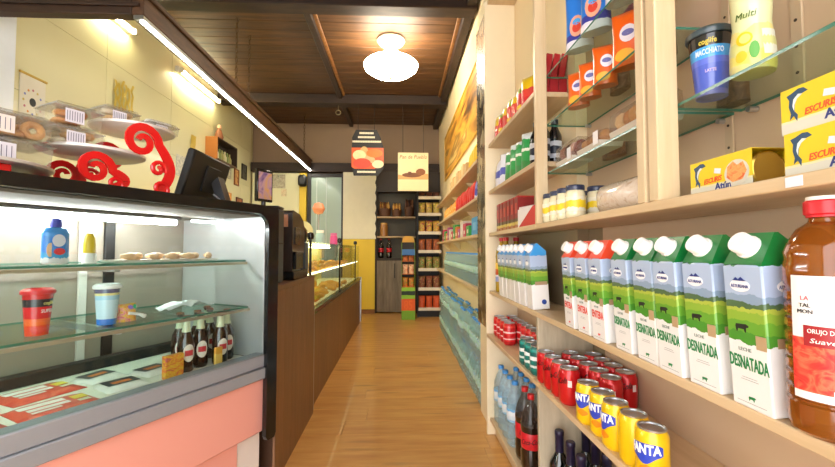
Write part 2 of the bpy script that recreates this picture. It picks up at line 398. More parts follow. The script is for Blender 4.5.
# ------------------------------------------------------------------ things on the cream wall
def wallpiece(name, y0, y1, z0, z1, mat, label, cat, th=.006, x=-2.6):
    return tag(MB().cb(x + .0005, x + th, y0, y1, z0, z1, .0015).build(name, mat), label, cat)
t = wallpiece('calendar', 2.80, 3.0, 2.0, 2.30, pm('#dfdccb', .6), 'white wall calendar with a black dot and coloured rosette, left of the shelf goods', 'calendar')
wx = lambda y0, z0: (lambda x, y, z: (-2.593 + z, y0 + x, z0 + y))
f_ = wx(2.9, 2.12)
flat(ell(.05, .06), f_, 'rosette_centre', pm('#15211b', .5), t)
for i in range(12):
    a = i * PI / 6
    flat(ell(.016, .018, 8, .07 * math.cos(a), .085 * math.sin(a)), f_, 'rosette_dot', pm(['#d08a3a', '#6f7fc0', '#c9b45c', '#b56a7a'][i % 4], .5), t)
MB().cb(-2.6, -2.585, 2.795, 3.005, 2.295, 2.31, .002).build('hanging_strip', pm('#c9a94a', .5), t)
f2 = MB()
for i in range(6): f2.grid(lambda u, v, i=i: (-2.592 + .02 * math.sin(v * 9 + i) ** 2 + .004 * i, 3.68 + i * .038 + .03 * u, 2.27 + .36 * v - .02 * math.sin(i * 2.1)), 3, 8)
tag(f2.build('gilt_garland', pm('#d8c057', .35, .4, name='gilt_paper')), 'bunch of gilt paper ribbons hanging on the cream wall behind the cake stand', 'decoration')
tag(MB().grid(lambda u, v: (-2.59 + .008 * math.sin(v * 12), 5.02 + .12 * u + .02 * math.sin(v * 8), 2.2 + .32 * v), 6, 10).build('gilt_ribbon', MATS['gilt_paper']), 'gilt ribbon hanging on the cream wall left of the crate shelf', 'decoration')
wallpiece('notice', 4.22, 4.42, 2.28, 2.42, patch('notice_print', ['#8c8f86', '#d5d2c0', '#b8b5a6'], 40), 'small grey printed notice on the cream wall behind the top cake plate', 'notice')
wallpiece('paper_notice', 4.72, 4.98, 1.95, 2.2, patch('notice_print2', ['#9fa3a0', '#c9c9bb', '#e0dcc6'], 25), 'grey notice sheet on the cream wall beside the till screen', 'notice')
wallpiece('paper_note', 5.12, 5.28, 1.86, 2.16, pm('#dcb94e', .6), 'yellow paper note on the cream wall just left of the till screen', 'notice')
t = thing('crate_shelf', 'open wooden crate shelf of small bottles on the cream wall', 'shelf', (-2.6, 5.4, 2.3))
MB().cb(.001, .16, 0, .02, 0, .3, .002).build('side', pm('#b5702c', .5), t); MB().cb(.001, .16, .64, .66, 0, .3, .002).build('side', pm('#3b2a1b', .5), t)
MB().cb(.001, .16, .021, .639, 0, .016, .002).build('shelf_board', pm('#5b3d22', .5), t); MB().cb(.001, .16, .021, .639, .284, .3, .002).build('top_board', pm('#3b2a1b', .5), t)
MB().b(.001, .008, .021, .639, .017, .283).build('back_board', pm('#2c2016', .6), t)
for i in range(7):
    o = MB().lathe([(.0, 0), (.03, 0), (.03, .09), (.012, .13), (.012, .17), (.0, .17)], 12).build('spice_bottle', pm(['#b7b070', '#d8d2a8', '#8c9a5a'][i % 3], .3), None, (-2.52, 5.48 + i * .082, 2.3165))
    tag(o, '%s small bottle from the left in the wall crate shelf' % ORD[i], 'bottle', 'small bottles in the crate shelf')
t = thing('small_figure', 'small brown figurine standing on top of the wall crate shelf', 'figurine', (-2.52, 5.62, 2.601))
MB().lathe([(.0, 0), (.05, 0), (.06, .05), (.04, .12), (.03, .15), (.0, .15)], 14).build('body', pm('#9a5f3a', .5), t)
MB().lathe([(.0, .145), (.035, .17), (.03, .21), (.0, .225)], 12).build('head', pm('#d9a884', .5), t)
def framed(y0, y1, z0, z1, fh, cols, label, sc_=9):
    t = thing('picture_frame', label, 'picture', (-2.6, y0, z0), group='little frames on the cream wall')
    w, h = y1 - y0, z1 - z0; q = .018
    MB().cb(.001, .02, 0, q, 0, h, .002).cb(.001, .02, w - q, w, 0, h, .002).cb(.001, .02, q, w - q, 0, q, .002).cb(.001, .02, q, w - q, h - q, h, .002).build('frame', pm(fh, .4), t)
    MB().b(.001, .01, q, w - q, q, h - q).build('print', patch('print_' + label[:18], cols, sc_), t)
framed(6.02, 6.2, 2.16, 2.36, '#b9b39a', ['#c8c3a8', '#a9a58e', '#d9d5bd'], 'pale framed print right of the crate shelf')
framed(6.33, 6.5, 2.1, 2.36, '#8a4a22', ['#c46a2a', '#e0a860', '#7a3a1a'], 'orange framed print on the cream wall near the far corner')
framed(6.62, 6.82, 2.25, 2.5, '#1c1712', ['#2a2a22', '#57534a', '#16130f'], 'dark framed print nearest the far corner of the cream wall')
framed(5.98, 6.22, 1.72, 1.95, '#d08a3c', ['#d99a4e', '#f0c080', '#b87430'], 'orange panel low on the cream wall between the two screens')
framed(6.42, 6.66, 1.7, 1.92, '#5a2318', ['#6b2a1e', '#b0623c', '#3a1610'], 'dark red framed print low on the cream wall beside the small screen')
def backpiece(name, X, Z, w, h, mat, label, cat): return tag(MB().cb(X - w / 2, X + w / 2, 7.05, 7.0595, Z - h / 2, Z + h / 2, .001).build(name, mat), label, cat)
backpiece('collage', -2.12, 2.28, .22, .24, patch('collage', ['#6f7a68', '#c7bfa0', '#8c8470', '#e0d6b8'], 22), 'grey photo collage on the cream back wall under the pelmet', 'poster')
backpiece('flower_card', -2.03, 2.08, .09, .12, patch('flowercard', ['#b98a5a', '#e6d8b0', '#8a7a4a'], 30), 'little brown flower card below the photo collage', 'card')
backpiece('leaf_card', -2.4, 1.98, .1, .14, patch('leafcard', ['#c9b070', '#e8dcae'], 30), 'little tan card on the cream back wall by the corner', 'card')
backpiece('grey_card', -2.28, 1.72, .14, .12, patch('greycard', ['#a8a58e', '#d8d2b4'], 30), 'little grey card low on the cream back wall', 'card')
# ================================================================== shelving on the right
def inn(mb, name, mat, t, smooth=38):   # a part given in room coordinates
    l = t.location; return mb.build(name, mat, t, (-l[0], -l[1], -l[2]), smooth=smooth)
XF, XB = .53, .745
Z_UP, Z_MILK, Z_CAN, Z_LOW = 1.182, .84, .587, .10
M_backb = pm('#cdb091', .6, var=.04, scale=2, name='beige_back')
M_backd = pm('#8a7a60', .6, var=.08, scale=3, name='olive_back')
ab = thing('shelving_unit', 'near maple shelving unit with glass upper shelves along the right wall', 'shelving', (XF, -.15, 0))
for z, nm in ((Z_LOW, 'shelf'), (Z_CAN, 'shelf'), (Z_MILK, 'shelf'), (Z_UP, 'shelf'), (2.6, 'top_board')):
    inn(MB().cb(XF if z != Z_CAN else .513, XB, -.15, 1.5475, z - .02, z, .002), nm, M_maple, ab)
inn(MB().cb(.56, .58, -.15, 1.5475, 0, Z_LOW - .021, .002), 'plinth', M_maple, ab)
inn(MB().b(XB + .0005, .758, -.15, 1.44, 0, 2.6), 'back_panel', M_backb, ab); inn(MB().b(XB + .0005, .758, 1.4405, 1.5475, 0, Z_UP), 'back_panel', M_backd, ab)
inn(MB().b(XB + .0005, .758, 1.4405, 1.5475, Z_UP, 2.6), 'back_panel', M_backb, ab)
M_div = wood('grey_divider', '#a89a82', '#c3b69c', (14, 14, 2), .5, island=.02)
inn(MB().cb(XF, XB, 1.528, 1.5475, Z_LOW, Z_CAN - .0205, .002), 'divider', M_div, ab)
inn(MB().cb(XF, XB, 1.528, 1.5475, Z_CAN, Z_MILK - .0205, .002), 'divider', M_div, ab)
for y0, y1 in ((1.527, 1.5475), (.838, .868), (.794, .826)):
    inn(MB().cb(XF, XF + .047, y0, y1, Z_UP, 2.58, .0025), 'post', M_maple_up, ab)
inn(MB().cb(XF + .012, XF + .045, .8262, .8378, Z_UP, 2.58, .001), 'post_filler', pm('#8a6a45', .5), ab)
for y in (.86, .70, .10):
    inn(MB().cb(XB - .006, XB - .0005, y - .011, y + .011, Z_UP, 2.58, .001), 'shelf_rail', pm('#c2a888', .4), ab)
    hol = MB()
    for i in range(22): hol.lathe([(0, 0), (.003, 0), (.003, .0012), (0, .0012)], 8, (XB - .0072, y, 1.21 + i * .05), axis='x')
    inn(hol, 'rail_holes', pm('#3a2d20', .6), ab, 0)['kind'] = 'stuff'
M_gsh = clear('shelf_glass', '#ebf4ec', .5)
def gshelf(z, y0, y1, x0=.579):
    mb = MB().b(x0, XB - .007, y0, y1, z - .006, z, 0)
    g = mb.build('glass_shelf', [M_gsh, M_edge], ab, (-XF, .15, 0), smooth=0)
    for p in g.data.polygons:
        if abs(p.normal.z) < .5: p.material_index = 1
    for y in (y0 + .03, y1 - .03):
        inn(MB().lathe([(0, 0), (.006, 0), (.006, -.02), (0, -.02)], 10, (XB - .001, y, z - .011), axis='x'), 'shelf_clip', M_alu, ab)
gshelf(1.385, -.13, .822); gshelf(1.655, -.13, .822)
gshelf(1.385, .842, 1.545); gshelf(1.575, .842, 1.545); gshelf(1.77, .842, 1.545)
cu = thing('shelving_unit', 'middle maple shelving unit of crisps and canned drinks beside the pillar', 'shelving', (XF, 1.5485, 0))
XC = .70
for z, nm in ((Z_LOW, 'shelf'), (Z_CAN, 'shelf'), (Z_MILK, 'shelf'), (Z_UP, 'shelf'), (1.432, 'shelf'), (1.712, 'shelf'), (2.6, 'top_board')):
    inn(MB().cb(XF if z != Z_CAN else .513, XC, 1.5485, 2.368, z - .02, z, .002), nm, M_maple, cu)
inn(MB().cb(.56, .58, 1.5485, 2.368, 0, Z_LOW - .021, .002), 'plinth', M_maple, cu)
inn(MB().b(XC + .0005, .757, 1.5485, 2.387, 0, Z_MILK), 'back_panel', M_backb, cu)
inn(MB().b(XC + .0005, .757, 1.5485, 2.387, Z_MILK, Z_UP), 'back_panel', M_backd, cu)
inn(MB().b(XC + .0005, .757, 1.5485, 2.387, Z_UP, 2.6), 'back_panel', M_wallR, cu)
inn(MB().cb(.513, XC, 2.3685, 2.387, 0, 2.6, .002), 'end_panel', pm('#f0e0bd', .5, name='cream_board'), cu)
# pillar with a glossy patterned facing
pl_ = thing('pillar', 'cream boxed pillar with a glossy dark mosaic facing between the shelf bays', 'pillar', (.56, 2.39, 0))
inn(MB().cb(.545, .698, 2.3885, 2.715, 0, 2.72, .003), 'casing', MATS['cream_board'], pl_)
m, nt, b = newmat('mosaic_print')
vo = nt.nodes.new('ShaderNodeTexVoronoi'); vo.inputs['Scale'].default_value = 17; link(nt, objco(nt, (1, 1, .7)), vo.inputs['Vector'])
rp = nt.nodes.new('ShaderNodeValToRGB'); link(nt, vo.outputs['Color'], rp.inputs[0])
el = rp.color_ramp.elements
for z_ in (.4, .7): el.new(z_)
for e, (z_, h) in zip(el, ((.2, '#1e1b14'), (.45, '#8a7a5c'), (.55, '#3a3526'), (.8, '#d0c09c'))): e.position = z_; e.color = lin(h)
link(nt, rp.outputs[0], b.inputs['Base Color']); b.inputs['Roughness'].default_value = .25; b.inputs['Coat Weight'].default_value = .5
inn(MB().cb(.53, .5445, 2.3885, 2.715, .60, 2.58, .002), 'mosaic_facing', m, pl_)
hol = MB()
for i in range(66): hol.lathe([(0, 0), (.006, 0), (.004, -.003), (0, -.003)], 8, (.53, 2.703, .62 + i * .03), axis='x')
inn(hol, 'bead_edging', pm('#1d1812', .4), pl_)['kind'] = 'stuff'

# ------------------------------------------------------------------ milk cartons
CW, CH = .07, .218
def carton_print(name, top):
    return bands(name, [(0, '#eceae7'), (.099, '#4d932f'), (.116, '#6ba534'), (.132, '#8fb23c'), (.146, '#aebc48'), (.152, '#55704a'), (.160, '#8ea3bc'), (.172, '#aebfda'), (.2165, top), (.3, top)], wob=.02, wscale=48, rough=.35, coat=.25)
M_capw = pm('#f7f5f1', .35, var=.02, name='cap_white')
M_navy = pm('#27357e', .4, name='logo_navy')
cartons = {}
def make_carton(kind, label, loc, small=False):
    col, word, wc = {'green': ('#0f7434', 'DESNATADA', '#1a7f44'), 'red': ('#e8492c', 'ENTERA', '#d9402f'), 'blue': ('#3b9be0', 'SEMI', '#2f86d0')}[kind]
    t = thing('milk_carton', label, 'carton', loc, group='milk cartons on the middle shelf')
    t.rotation_euler = (0, R(-3), 0)
    MB().cb(0, CW, 0, CW, 0, CH, .0025).build('body', carton_print('carton_print_' + kind, col), t)
    # gable: front slope with cap, ridge a little behind the front, lower rear slope
    a, e = .0015, CW - .0015
    v = [(a, a, CH), (a, e, CH), (e, e, CH), (e, a, CH), (.03, .006, CH + .047), (.03, CW - .006, CH + .047), (.036, .006, CH + .047), (.036, CW - .006, CH + .047), (e, a, CH + .016), (e, e, CH + .016)]
    MB().add(v, [[0, 4, 5, 1], [4, 6, 7, 5], [6, 8, 9, 7], [8, 3, 2, 9], [0, 3, 8, 6, 4], [1, 5, 7, 9, 2], [0, 1, 2, 3]]).build('gable_top', pm(col, .35, coat=.3), t, smooth=0)
    capm = MB().lathe([(.0, -.002), (.0185, -.002), (.0185, .004), (.0165, .005), (.0165, .02), (.015, .022), (.0, .022)], 20)
    nrm = Vector((-.047, 0, .0285)).normalized(); q = Vector((0, 0, 1)).rotation_difference(nrm)
    capm.v = [tuple(q @ Vector(p) + Vector((.0165, CW / 2, CH + .025))) for p in capm.v]
    capm.build('cap', M_capw, t)
    W = pm(wc, .4)
    if not small:
        put('lettering', text_mesh(word, .027, .067 if word != 'ENTERA' else .058, mat=W, bold=.0005, fn=lambda x, y, z: front(0, CW / 2, .068)(x, y - .03 * x, z)), t)
        put('lettering', text_mesh('LECHE', .0075, .022, mat=pm('#7d8a80', .4), fn=front(0, CW / 2 + .004, .089)), t)
    flat(ell(.036, .019), front(0, CW / 2 + .004, .186), 'logo_oval', pm('#f3f3f6', .4), t)
    flat([(-.012, .0075), (-.006, .0125), (-.002, .009), (.003, .0135), (.008, .0095), (.012, .0075)], front(-.0004, CW / 2 + .004, .186), 'logo_mountain', M_navy, t)
    if not small: put('lettering', text_mesh('ASTURIANA', .0075, .031, mat=M_navy, fn=front(-.0005, CW / 2 + .004, .185)), t)
    cow = [(-.010, .003), (-.009, -.004), (-.0075, -.004), (-.0065, 0), (.003, 0), (.004, -.004), (.0055, -.004), (.006, .002), (.0095, .003), (.010, .005), (.006, .007), (-.009, .006)]
    if not small:
        flat([(x * 1.15, y * 1.15) for x, y in cow], front(0, CW / 2 + .006, .12), 'cow', pm('#23251f', .5), t)
        flat([(x * .6, y * .6) for x, y in cow], front(0, CW / 2 - .002, .0155), 'cow_mark', W, t)
        ln = MB()
        for i, (w, z) in enumerate(((.026, .047), (.03, .0435), (.05, .009))):
            f = front(0, CW / 2, z); ln.add([f(-w / 2, -.0004, 0), f(w / 2, -.0004, 0), f(w / 2, .0004, 0), f(-w / 2, .0004, 0)], [[0, 1, 2, 3]])
        ln.build('fine_print', pm('#9a9c98', .5), t, smooth=0)
        flat(rect(.017, .02), front(0, .010, .104), 'tan_panel', pm('#b89b74', .5), t)
    # camera-facing side: badge, panel and lines
    flat(ell(.02, .02), near(.048, 0, .03), 'round_badge', pm('#2c4a9c', .4), t)
    flat(rect(.05, .014), near(.04, 0, .105), 'tan_panel', pm('#ab8d6c', .5), t)
    if not small:
        flat(ell(.036, .019), near(CW / 2 + .004, 0, .186), 'logo_oval', pm('#f3f3f6', .4), t)
        put('lettering', text_mesh('ASTURIANA', .0075, .031, mat=M_navy, fn=near(CW / 2 + .004, -.0004, .185)), t)
        ln = MB()
        for i in range(9):
            f = near(.042, 0, .088 - i * .0052); w = .036 - (i % 3) * .006
            ln.add([f(-w / 2, -.0005, 0), f(w / 2, -.0005, 0), f(w / 2, .0005, 0), f(-w / 2, .0005, 0)], [[0, 1, 2, 3]])
        ln.build('fine_print', pm('#8fa398', .5), t, smooth=0)
    return t
def row(kind, ys, names, x=.527, small=False):
    first = None
    for y, nm in zip(ys, names):
        loc = (x + rnd.uniform(0, .004), y, Z_MILK)
        if first is None: first = make_carton(kind, nm, loc, small)
        else: clone(first, None, loc, R(rnd.uniform(-2, 2)), nm)
row('green', (.553, .648, .733, .810, .902), ['green-topped skimmed milk carton %s' % s for s in ('right beside the oil bottle', 'second from the oil bottle', 'third from the oil bottle', 'fourth from the oil bottle', 'next to the red-topped cartons')])
row('red', (1.012, 1.103, 1.2), ['red-topped whole milk carton %s' % s for s in ('next to the green-topped cartons', 'in the middle of the red three', 'farthest along, before the empty gap')])
row('blue', (1.588, 1.69, 1.762, 1.834, 1.906, 1.978, 2.05), ['blue-topped milk carton nearest the empty gap on the milk shelf'] + ['blue-topped milk carton, %s from the empty gap on the milk shelf' % ORD[i] for i in range(1, 6)] + ['blue-topped milk carton farthest along, beside the yellow oil'], x=.53, small=True)

# ------------------------------------------------------------------ oil bottles
def make_oil(loc, label, big=True):
    t = thing('oil_bottle', label, 'bottle', loc)
    if big:
        r = .045; prof = [(0, .002), (.036, 0), (.043, .006), (r, .02)]
        for i in range(9): z = .03 + i * .018; prof += [(r, z), (r, z + .011), (r - .0025, z + .0135), (r - .0025, z + .0155)]
        prof += [(r, .195), (r + .001, .215), (r - .002, .228), (r, .236), (r - .006, .252), (.03, .268), (.018, .277), (.0165, .283), (0, .283)]
        MB().lathe(prof, 36).build('body', liquid('amber_oil', '#a8601f', .08, .6), t)
        MB().lathe([(0, .2835), (.0195, .2835), (.0195, .286), (.022, .288), (.022, .304), (.02, .306), (0, .306)], 28).build('cap', pm('#d3202b', .35), t)
        MB().lathe([(0, .3062), (.0195, .3062), (.019, .311), (0, .3115)], 28).build('cap_top', M_white, t)
        # wrapped label on the aisle side
        a0 = R(-52); F = lambda z: rounded(0, 0, r + .0016, z, a0)
        def wrap(w0, w1, z0, z1, mat, name, off=0):
            g = MB().grid(lambda u, v: F(z0 + (z1 - z0) * v)(w0 + (w1 - w0) * u, 0, off), 10, 2); g.build(name, mat, t)
        wrap(-.036, .034, .05, .207, pm('#efe9e6', .4), 'label')
        wrap(-.036, .034, .06, .128, patch('tomato_print', ['#a3171b', '#e2372a', '#f06a48', '#d82a22'], 45), 'label_picture', .0005)
        wrap(-.022, .034, .118, .144, pm('#9c1a20', .4), 'label_band', .0008)
        wrap(.004, .03, .051, .066, pm('#f4efe8', .4), 'label_barcode', .0008)
        put('lettering', text_mesh('ORUJO DE OLIVA', .008, .046, mat=M_white, fn=F(.138) if 0 else (lambda x, y, z: F(.137)(x + .005, y, z + .001))), t)
        put('lettering', text_mesh('Suave', .0085, .024, mat=M_white, shear=.2, fn=lambda x, y, z: F(.125)(x - .004, y, z + .001)), t)
        put('lettering', text_mesh('LA', .008, mat=pm('#d0606a', .4), fn=lambda x, y, z: F(.178)(x - .02, y, z + .0006)), t)
        put('lettering', text_mesh('TAL', .007, mat=pm('#333', .4) if 0 else M_blackmat, fn=lambda x, y, z: F(.169)(x - .02, y, z + .0006)), t)
        put('lettering', text_mesh('MON', .007, mat=M_blackmat, fn=lambda x, y, z: F(.161)(x - .02, y, z + .0006)), t)
        for i in range(9):
            z = .032 + i * .018; g = MB().grid(lambda u, v: rounded(0, 0, r + .001, z + .009 * v, a0)(.05 + .012 * u, 0, 0), 4, 2); g.build('moulded_mark', pm('#e8c9a0', .15, coat=.5), t)
    else:
        MB().lathe([(0, .001), (.032, 0), (.036, .005), (.036, .1), (.034, .105), (.034, .19), (.036, .2), (.03, .24), (.014, .275), (.013, .29), (0, .29)], 20).build('body', liquid('yellow_oil', '#d9b33a', .1, .4), t)
        MB().lathe([(0, .2905), (.016, .2905), (.016, .31), (0, .312)], 16).build('cap', pm('#c92a2a', .4), t)
        MB().lathe([(.0364, .06), (.0367, .061), (.0367, .165), (.0364, .166)], 20).build('label', bands('oil_label', [(.06, '#9aa6d8'), (.09, '#e8e2f0'), (.1, '#d9542c'), (.13, '#efc24a'), (.17, '#efc24a')], wob=.02), t)
    return t
make_oil((.565, .506, Z_MILK), 'large amber oil bottle with red cap at the near end of the milk row')
yo = make_oil((.585, 2.19, Z_MILK), 'yellow oil bottle nearest the blue-topped cartons', False)
clone(yo, None, (.585, 2.28, Z_MILK), label='yellow oil bottle against the pillar end of the milk shelf')
clone(yo, None, (.655, 2.235, Z_MILK), label='yellow oil bottle behind the other two at the pillar')

# ------------------------------------------------------------------ drink cans
def make_can(kind, label, loc, rz):
    t = thing('drink_can', label, 'can', loc, rz, group='drink cans on the lower shelf')
    r = .033
    base = {'cola': pm('#c8161d', .28, .25, var=.05, coat=.3, name='can_red'), 'orange': pm('#f0c60f', .28, .2, var=.04, coat=.3, name='can_yellow'),
            'redwhite': bands('can_redwhite', [(0, '#b9161c'), (.02, '#d8232a'), (.03, '#f0c8c0'), (.036, '#c8161d'), (.055, '#d8232a'), (.062, '#f3d6cf'), (.07, '#c8161d'), (.09, '#e04038'), (.1, '#c8161d'), (.12, '#c8161d')], rough=.3, coat=.3),
            'green': bands('can_green', [(0, '#0f5f58'), (.018, '#12766c'), (.03, '#dfe9e4'), (.04, '#12766c'), (.058, '#eef2ee'), (.072, '#0f5f58'), (.09, '#2a9485'), (.1, '#0f5f58'), (.12, '#0f5f58')], rough=.3, coat=.3, wob=.012, wscale=60)}[kind]
    MB().lathe([(0, .003), (.022, .003), (.025, 0), (.031, .008), (r, .012), (r, .097), (.031, .103), (.0275, .1105), (.026, .1105), (.0255, .106), (0, .106)], 28).build('body', base, t)
    li = MB().lathe([(.0262, .1105), (.0285, .1115), (.0288, .1145), (.0275, .115), (.0255, .1135), (.025, .1085), (0, .1085)], 28).build('lid', M_alu, t)
    MB().cb(-.006, .006, -.013, .011, .109, .1102, .0005).build('pull_tab', M_alu, li)
    if kind == 'orange':
        put('lettering', text_mesh('FANTA', .027, .066, mat=pm('#ffffff', .4), bold=.0009, fn=lambda x, y, z: rounded(0, 0, r, .074, R(-20))(x, y + x * .1, z + .0008)), t)
        g = MB().grid(lambda u, v: rounded(0, 0, r, .072, R(-20))(-.038 + .076 * u, (-.021 + .036 * v + .006 * math.sin(u * 9) * (1 - v)) * (1 - abs(2 * u - 1) ** 4 * .5) + (-.038 + .076 * u) * .1, 0), 16, 5)
        g.build('blue_splash', pm('#2a44b8', .35), t)
        g = MB().grid(lambda u, v: rounded(0, 0, r, .035, R(-10))(.016 * (2 * v - 1) * math.cos(PI * (u - .5)) , .02 * (u - .5), .0), 8, 6)
        g.build('orange_print', pm('#f08a18', .35), t)
    elif kind == 'cola':
        put('lettering', text_mesh('Coca-Cola', .026, .075, mat=M_blackmat if 0 else pm('#2a0708', .35), shear=.35, bold=.0003, fn=lambda x, y, z: rounded(0, 0, r, .07, R(-70))(x, y + .25 * x, z + .0004)), t)
        flat(rect(.012, .02), rounded(0, 0, r, .07, R(12)), 'barcode', pm('#e8dcd8', .5), t, .0006)
    return t
CANZ = Z_CAN + .0003
c0 = None
for i, y in enumerate((.853, .926, .998, 1.07, 1.145)):
    nm = 'yellow orange-soda can, %s along the shelf edge' % ('nearest the camera' if i == 0 else ORD[i] + ' from the near end')
    rz = R((-42, 60, -75, -48, -45)[i])
    c0 = make_can('orange', nm, (.541, y, CANZ), rz) if c0 is None else (clone(c0, None, (.541 + (i % 2) * .004, y, CANZ), rz, nm), c0)[1]
def canrow(kind, spots, fmt, first=None):
    for i, (x, y) in enumerate(spots):
        nm = fmt % ORD[i]; rz = R(rnd.uniform(-40, 10))
        first = make_can(kind, nm, (x, y, CANZ), rz) if first is None else (clone(first, None, (x, y, CANZ), rz, nm), first)[1]
    return first
cc = canrow('cola', [(.547, y) for y in (1.287, 1.356, 1.425, 1.494)], '%s red cola can of the shelf-edge row, counted from the yellow cans')
canrow('cola', [(.632, y) for y in (1.19, 1.262, 1.333, 1.405, 1.476)], '%s red cola can of the middle row, counted from the near end', cc)
canrow('cola', [(.706, y) for y in (1.24, 1.311, 1.38, 1.45)], '%s red cola can of the row against the back, counted from the near end', cc)
gc = canrow('green', [(.55, y) for y in (1.587, 1.658, 1.729)], '%s green and white can of the front row past the divider')
canrow('green', [(.638, y) for y in (1.587, 1.658, 1.729)], '%s green and white can of the rear row past the divider', gc)
rc = canrow('redwhite', [(.572, y) for y in (2.085, 2.156, 2.227, 2.298)], '%s red banded can in the front row by the pillar')
canrow('redwhite', [(.642, y) for y in (1.80, 1.87, 1.94, 2.011, 2.085, 2.156, 2.227, 2.298)], '%s red banded can in the rear row towards the pillar', rc)

# ------------------------------------------------------------------ bottles on the lowest shelf
def make_wine(label, loc):
    t = thing('wine_bottle', label, 'bottle', loc, group='wine bottles under the cans')
    MB().lathe([(0, .004), (.03, 0), (.0365, .006), (.0375, .02), (.0375, .185), (.035, .2), (.022, .222), (.0155, .235), (.0145, .24), (.0145, .244), (0, .244)], 24).build('body', pm('#0a1210', .08, var=.1, coat=1, name='wine_glass'), t)
    MB().lathe([(.0148, .228), (.0152, .245), (.0155, .296), (.0165, .298), (.0165, .31), (.014, .314), (0, .314)], 20).build('capsule', pm('#241d38', .35, .2, name='wine_capsule'), t)
    MB().lathe([(.0376, .06), (.0379, .061), (.0379, .145), (.0376, .146)], 24).build('label', pm('#d9cfb8', .6), t)
    return t
w0 = None
for i, (x, y) in enumerate(((.59, 1.485), (.594, 1.397), (.59, 1.306), (.69, 1.485), (.683, 1.397), (.675, 1.306), (.595, 1.215), (.68, 1.215))):
    nm = '%s dark wine bottle of the %s row, counted from the divider' % (ORD[i % 3 if i < 6 else 3], 'front' if i in (0, 1, 2, 6) else 'rear')
    w0 = make_wine(nm, (x, y, Z_LOW + .0003)) if w0 is None else (clone(w0, None, (x, y, Z_LOW + .0003), R(rnd.uniform(0, 90)), nm), w0)[1]
def make_cola(label, loc, h=.335, r=.047):
    t = thing('cola_bottle', label, 'bottle', loc, group='large cola bottles')
    k = h / .335
    MB().lathe([(0, .006), (.02, .004), (.034, 0), (.044, .012), (r, .03), (r, .09), (.044, .1), (.044, .175), (r, .185), (r, .2)], 28).build('body', pm('#170806', .08, var=.1, coat=1, name='cola_liquid'), t)
    MB().lathe([(r - .0002, .2), (.045, .22), (.034, .265), (.018, .295), (.0135, .302), (.0135, .312), (0, .312)], 28).build('neck', clear('clear_pet', '#cfc4bd', 1.0, .05, 1.5, .12, '#8a8078'), t)
    MB().lathe([(0, .3125), (.0155, .3125), (.0155, .33), (.0145, .333), (0, .333)], 20).build('cap', pm('#c8161d', .35), t)
    MB().lathe([(.0452, .104), (.0458, .105), (.0458, .172), (.0452, .173)], 28).build('label', pm('#d3202b', .4), t)
    put('lettering', text_mesh('Coca-Cola', .03, .085, mat=M_blackmat, shear=.35, bold=.0003, fn=lambda x, y, z: rounded(0, 0, .046, .138, R(-25))(x, y + .12 * x, z + .0004)), t)
    return t
k0 = make_cola('large cola bottle nearest the divider on the lowest shelf', (.588, 1.80, Z_LOW + .0003))
clone(k0, None, (.592, 1.90, Z_LOW + .0003), R(25), 'large cola bottle beside the shrink-wrapped water')
M_pet = clear('water_pet', '#f6fafb', 1.0, .1, 1.4, .3, '#c4dce4')
M_blue = pm('#3c8fd8', .4, name='blue_cap'); M_lblue = pm('#6fb4dc', .4, name='water_label')
def make_water(label, loc, group='water bottles on the lowest shelf', cap=True):
    t = thing('water_bottle', label, 'bottle', loc, group=group)
    r = .042; prof = [(0, .006), (.02, .004), (.032, 0), (.041, .01)]
    for i in range(7): z = .03 + i * .025; prof += [(r, z), (r, z + .014), (r - .004, z + .019)]
    prof += [(r, .21), (.04, .225), (.026, .265), (.0145, .29), (.0135, .3), (0, .3)]
    MB().lathe(prof, 22).build('body', M_pet, t)
    MB().lathe([(0, .3003), (.016, .3003), (.016, .316), (.0145, .318), (0, .318)], 16).build('cap', M_blue, t)
    MB().lathe([(.0422, .125), (.0428, .126), (.0428, .185), (.0422, .186)], 22).build('label', bands('water_label_print', [(.12, '#8fc4e2'), (.135, '#d8e9f0'), (.155, '#e8f1f4'), (.175, '#6aaede'), (.19, '#6aaede')], wob=.04), t)
    return t
wa = None
for i, (x, y) in enumerate(((.582, 2.03), (.582, 2.122), (.582, 2.214), (.582, 2.306), (.656, 2.076), (.656, 2.168), (.656, 2.26), (.656, 1.984))):
    y = y
    nm = '%s water bottle of the %s row on the lowest shelf, counted from the cola' % (ORD[i] if i < 4 else ORD[(i - 3) % 4], 'front' if i < 4 else 'rear')
    loc = (x, y, Z_LOW + .0003)
    if i in (4, 5, 6): loc = (x, y, Z_LOW + .0003)
    wa = make_water(nm, loc) if wa is None else (clone(wa, None, loc, 0, nm), wa)[1]
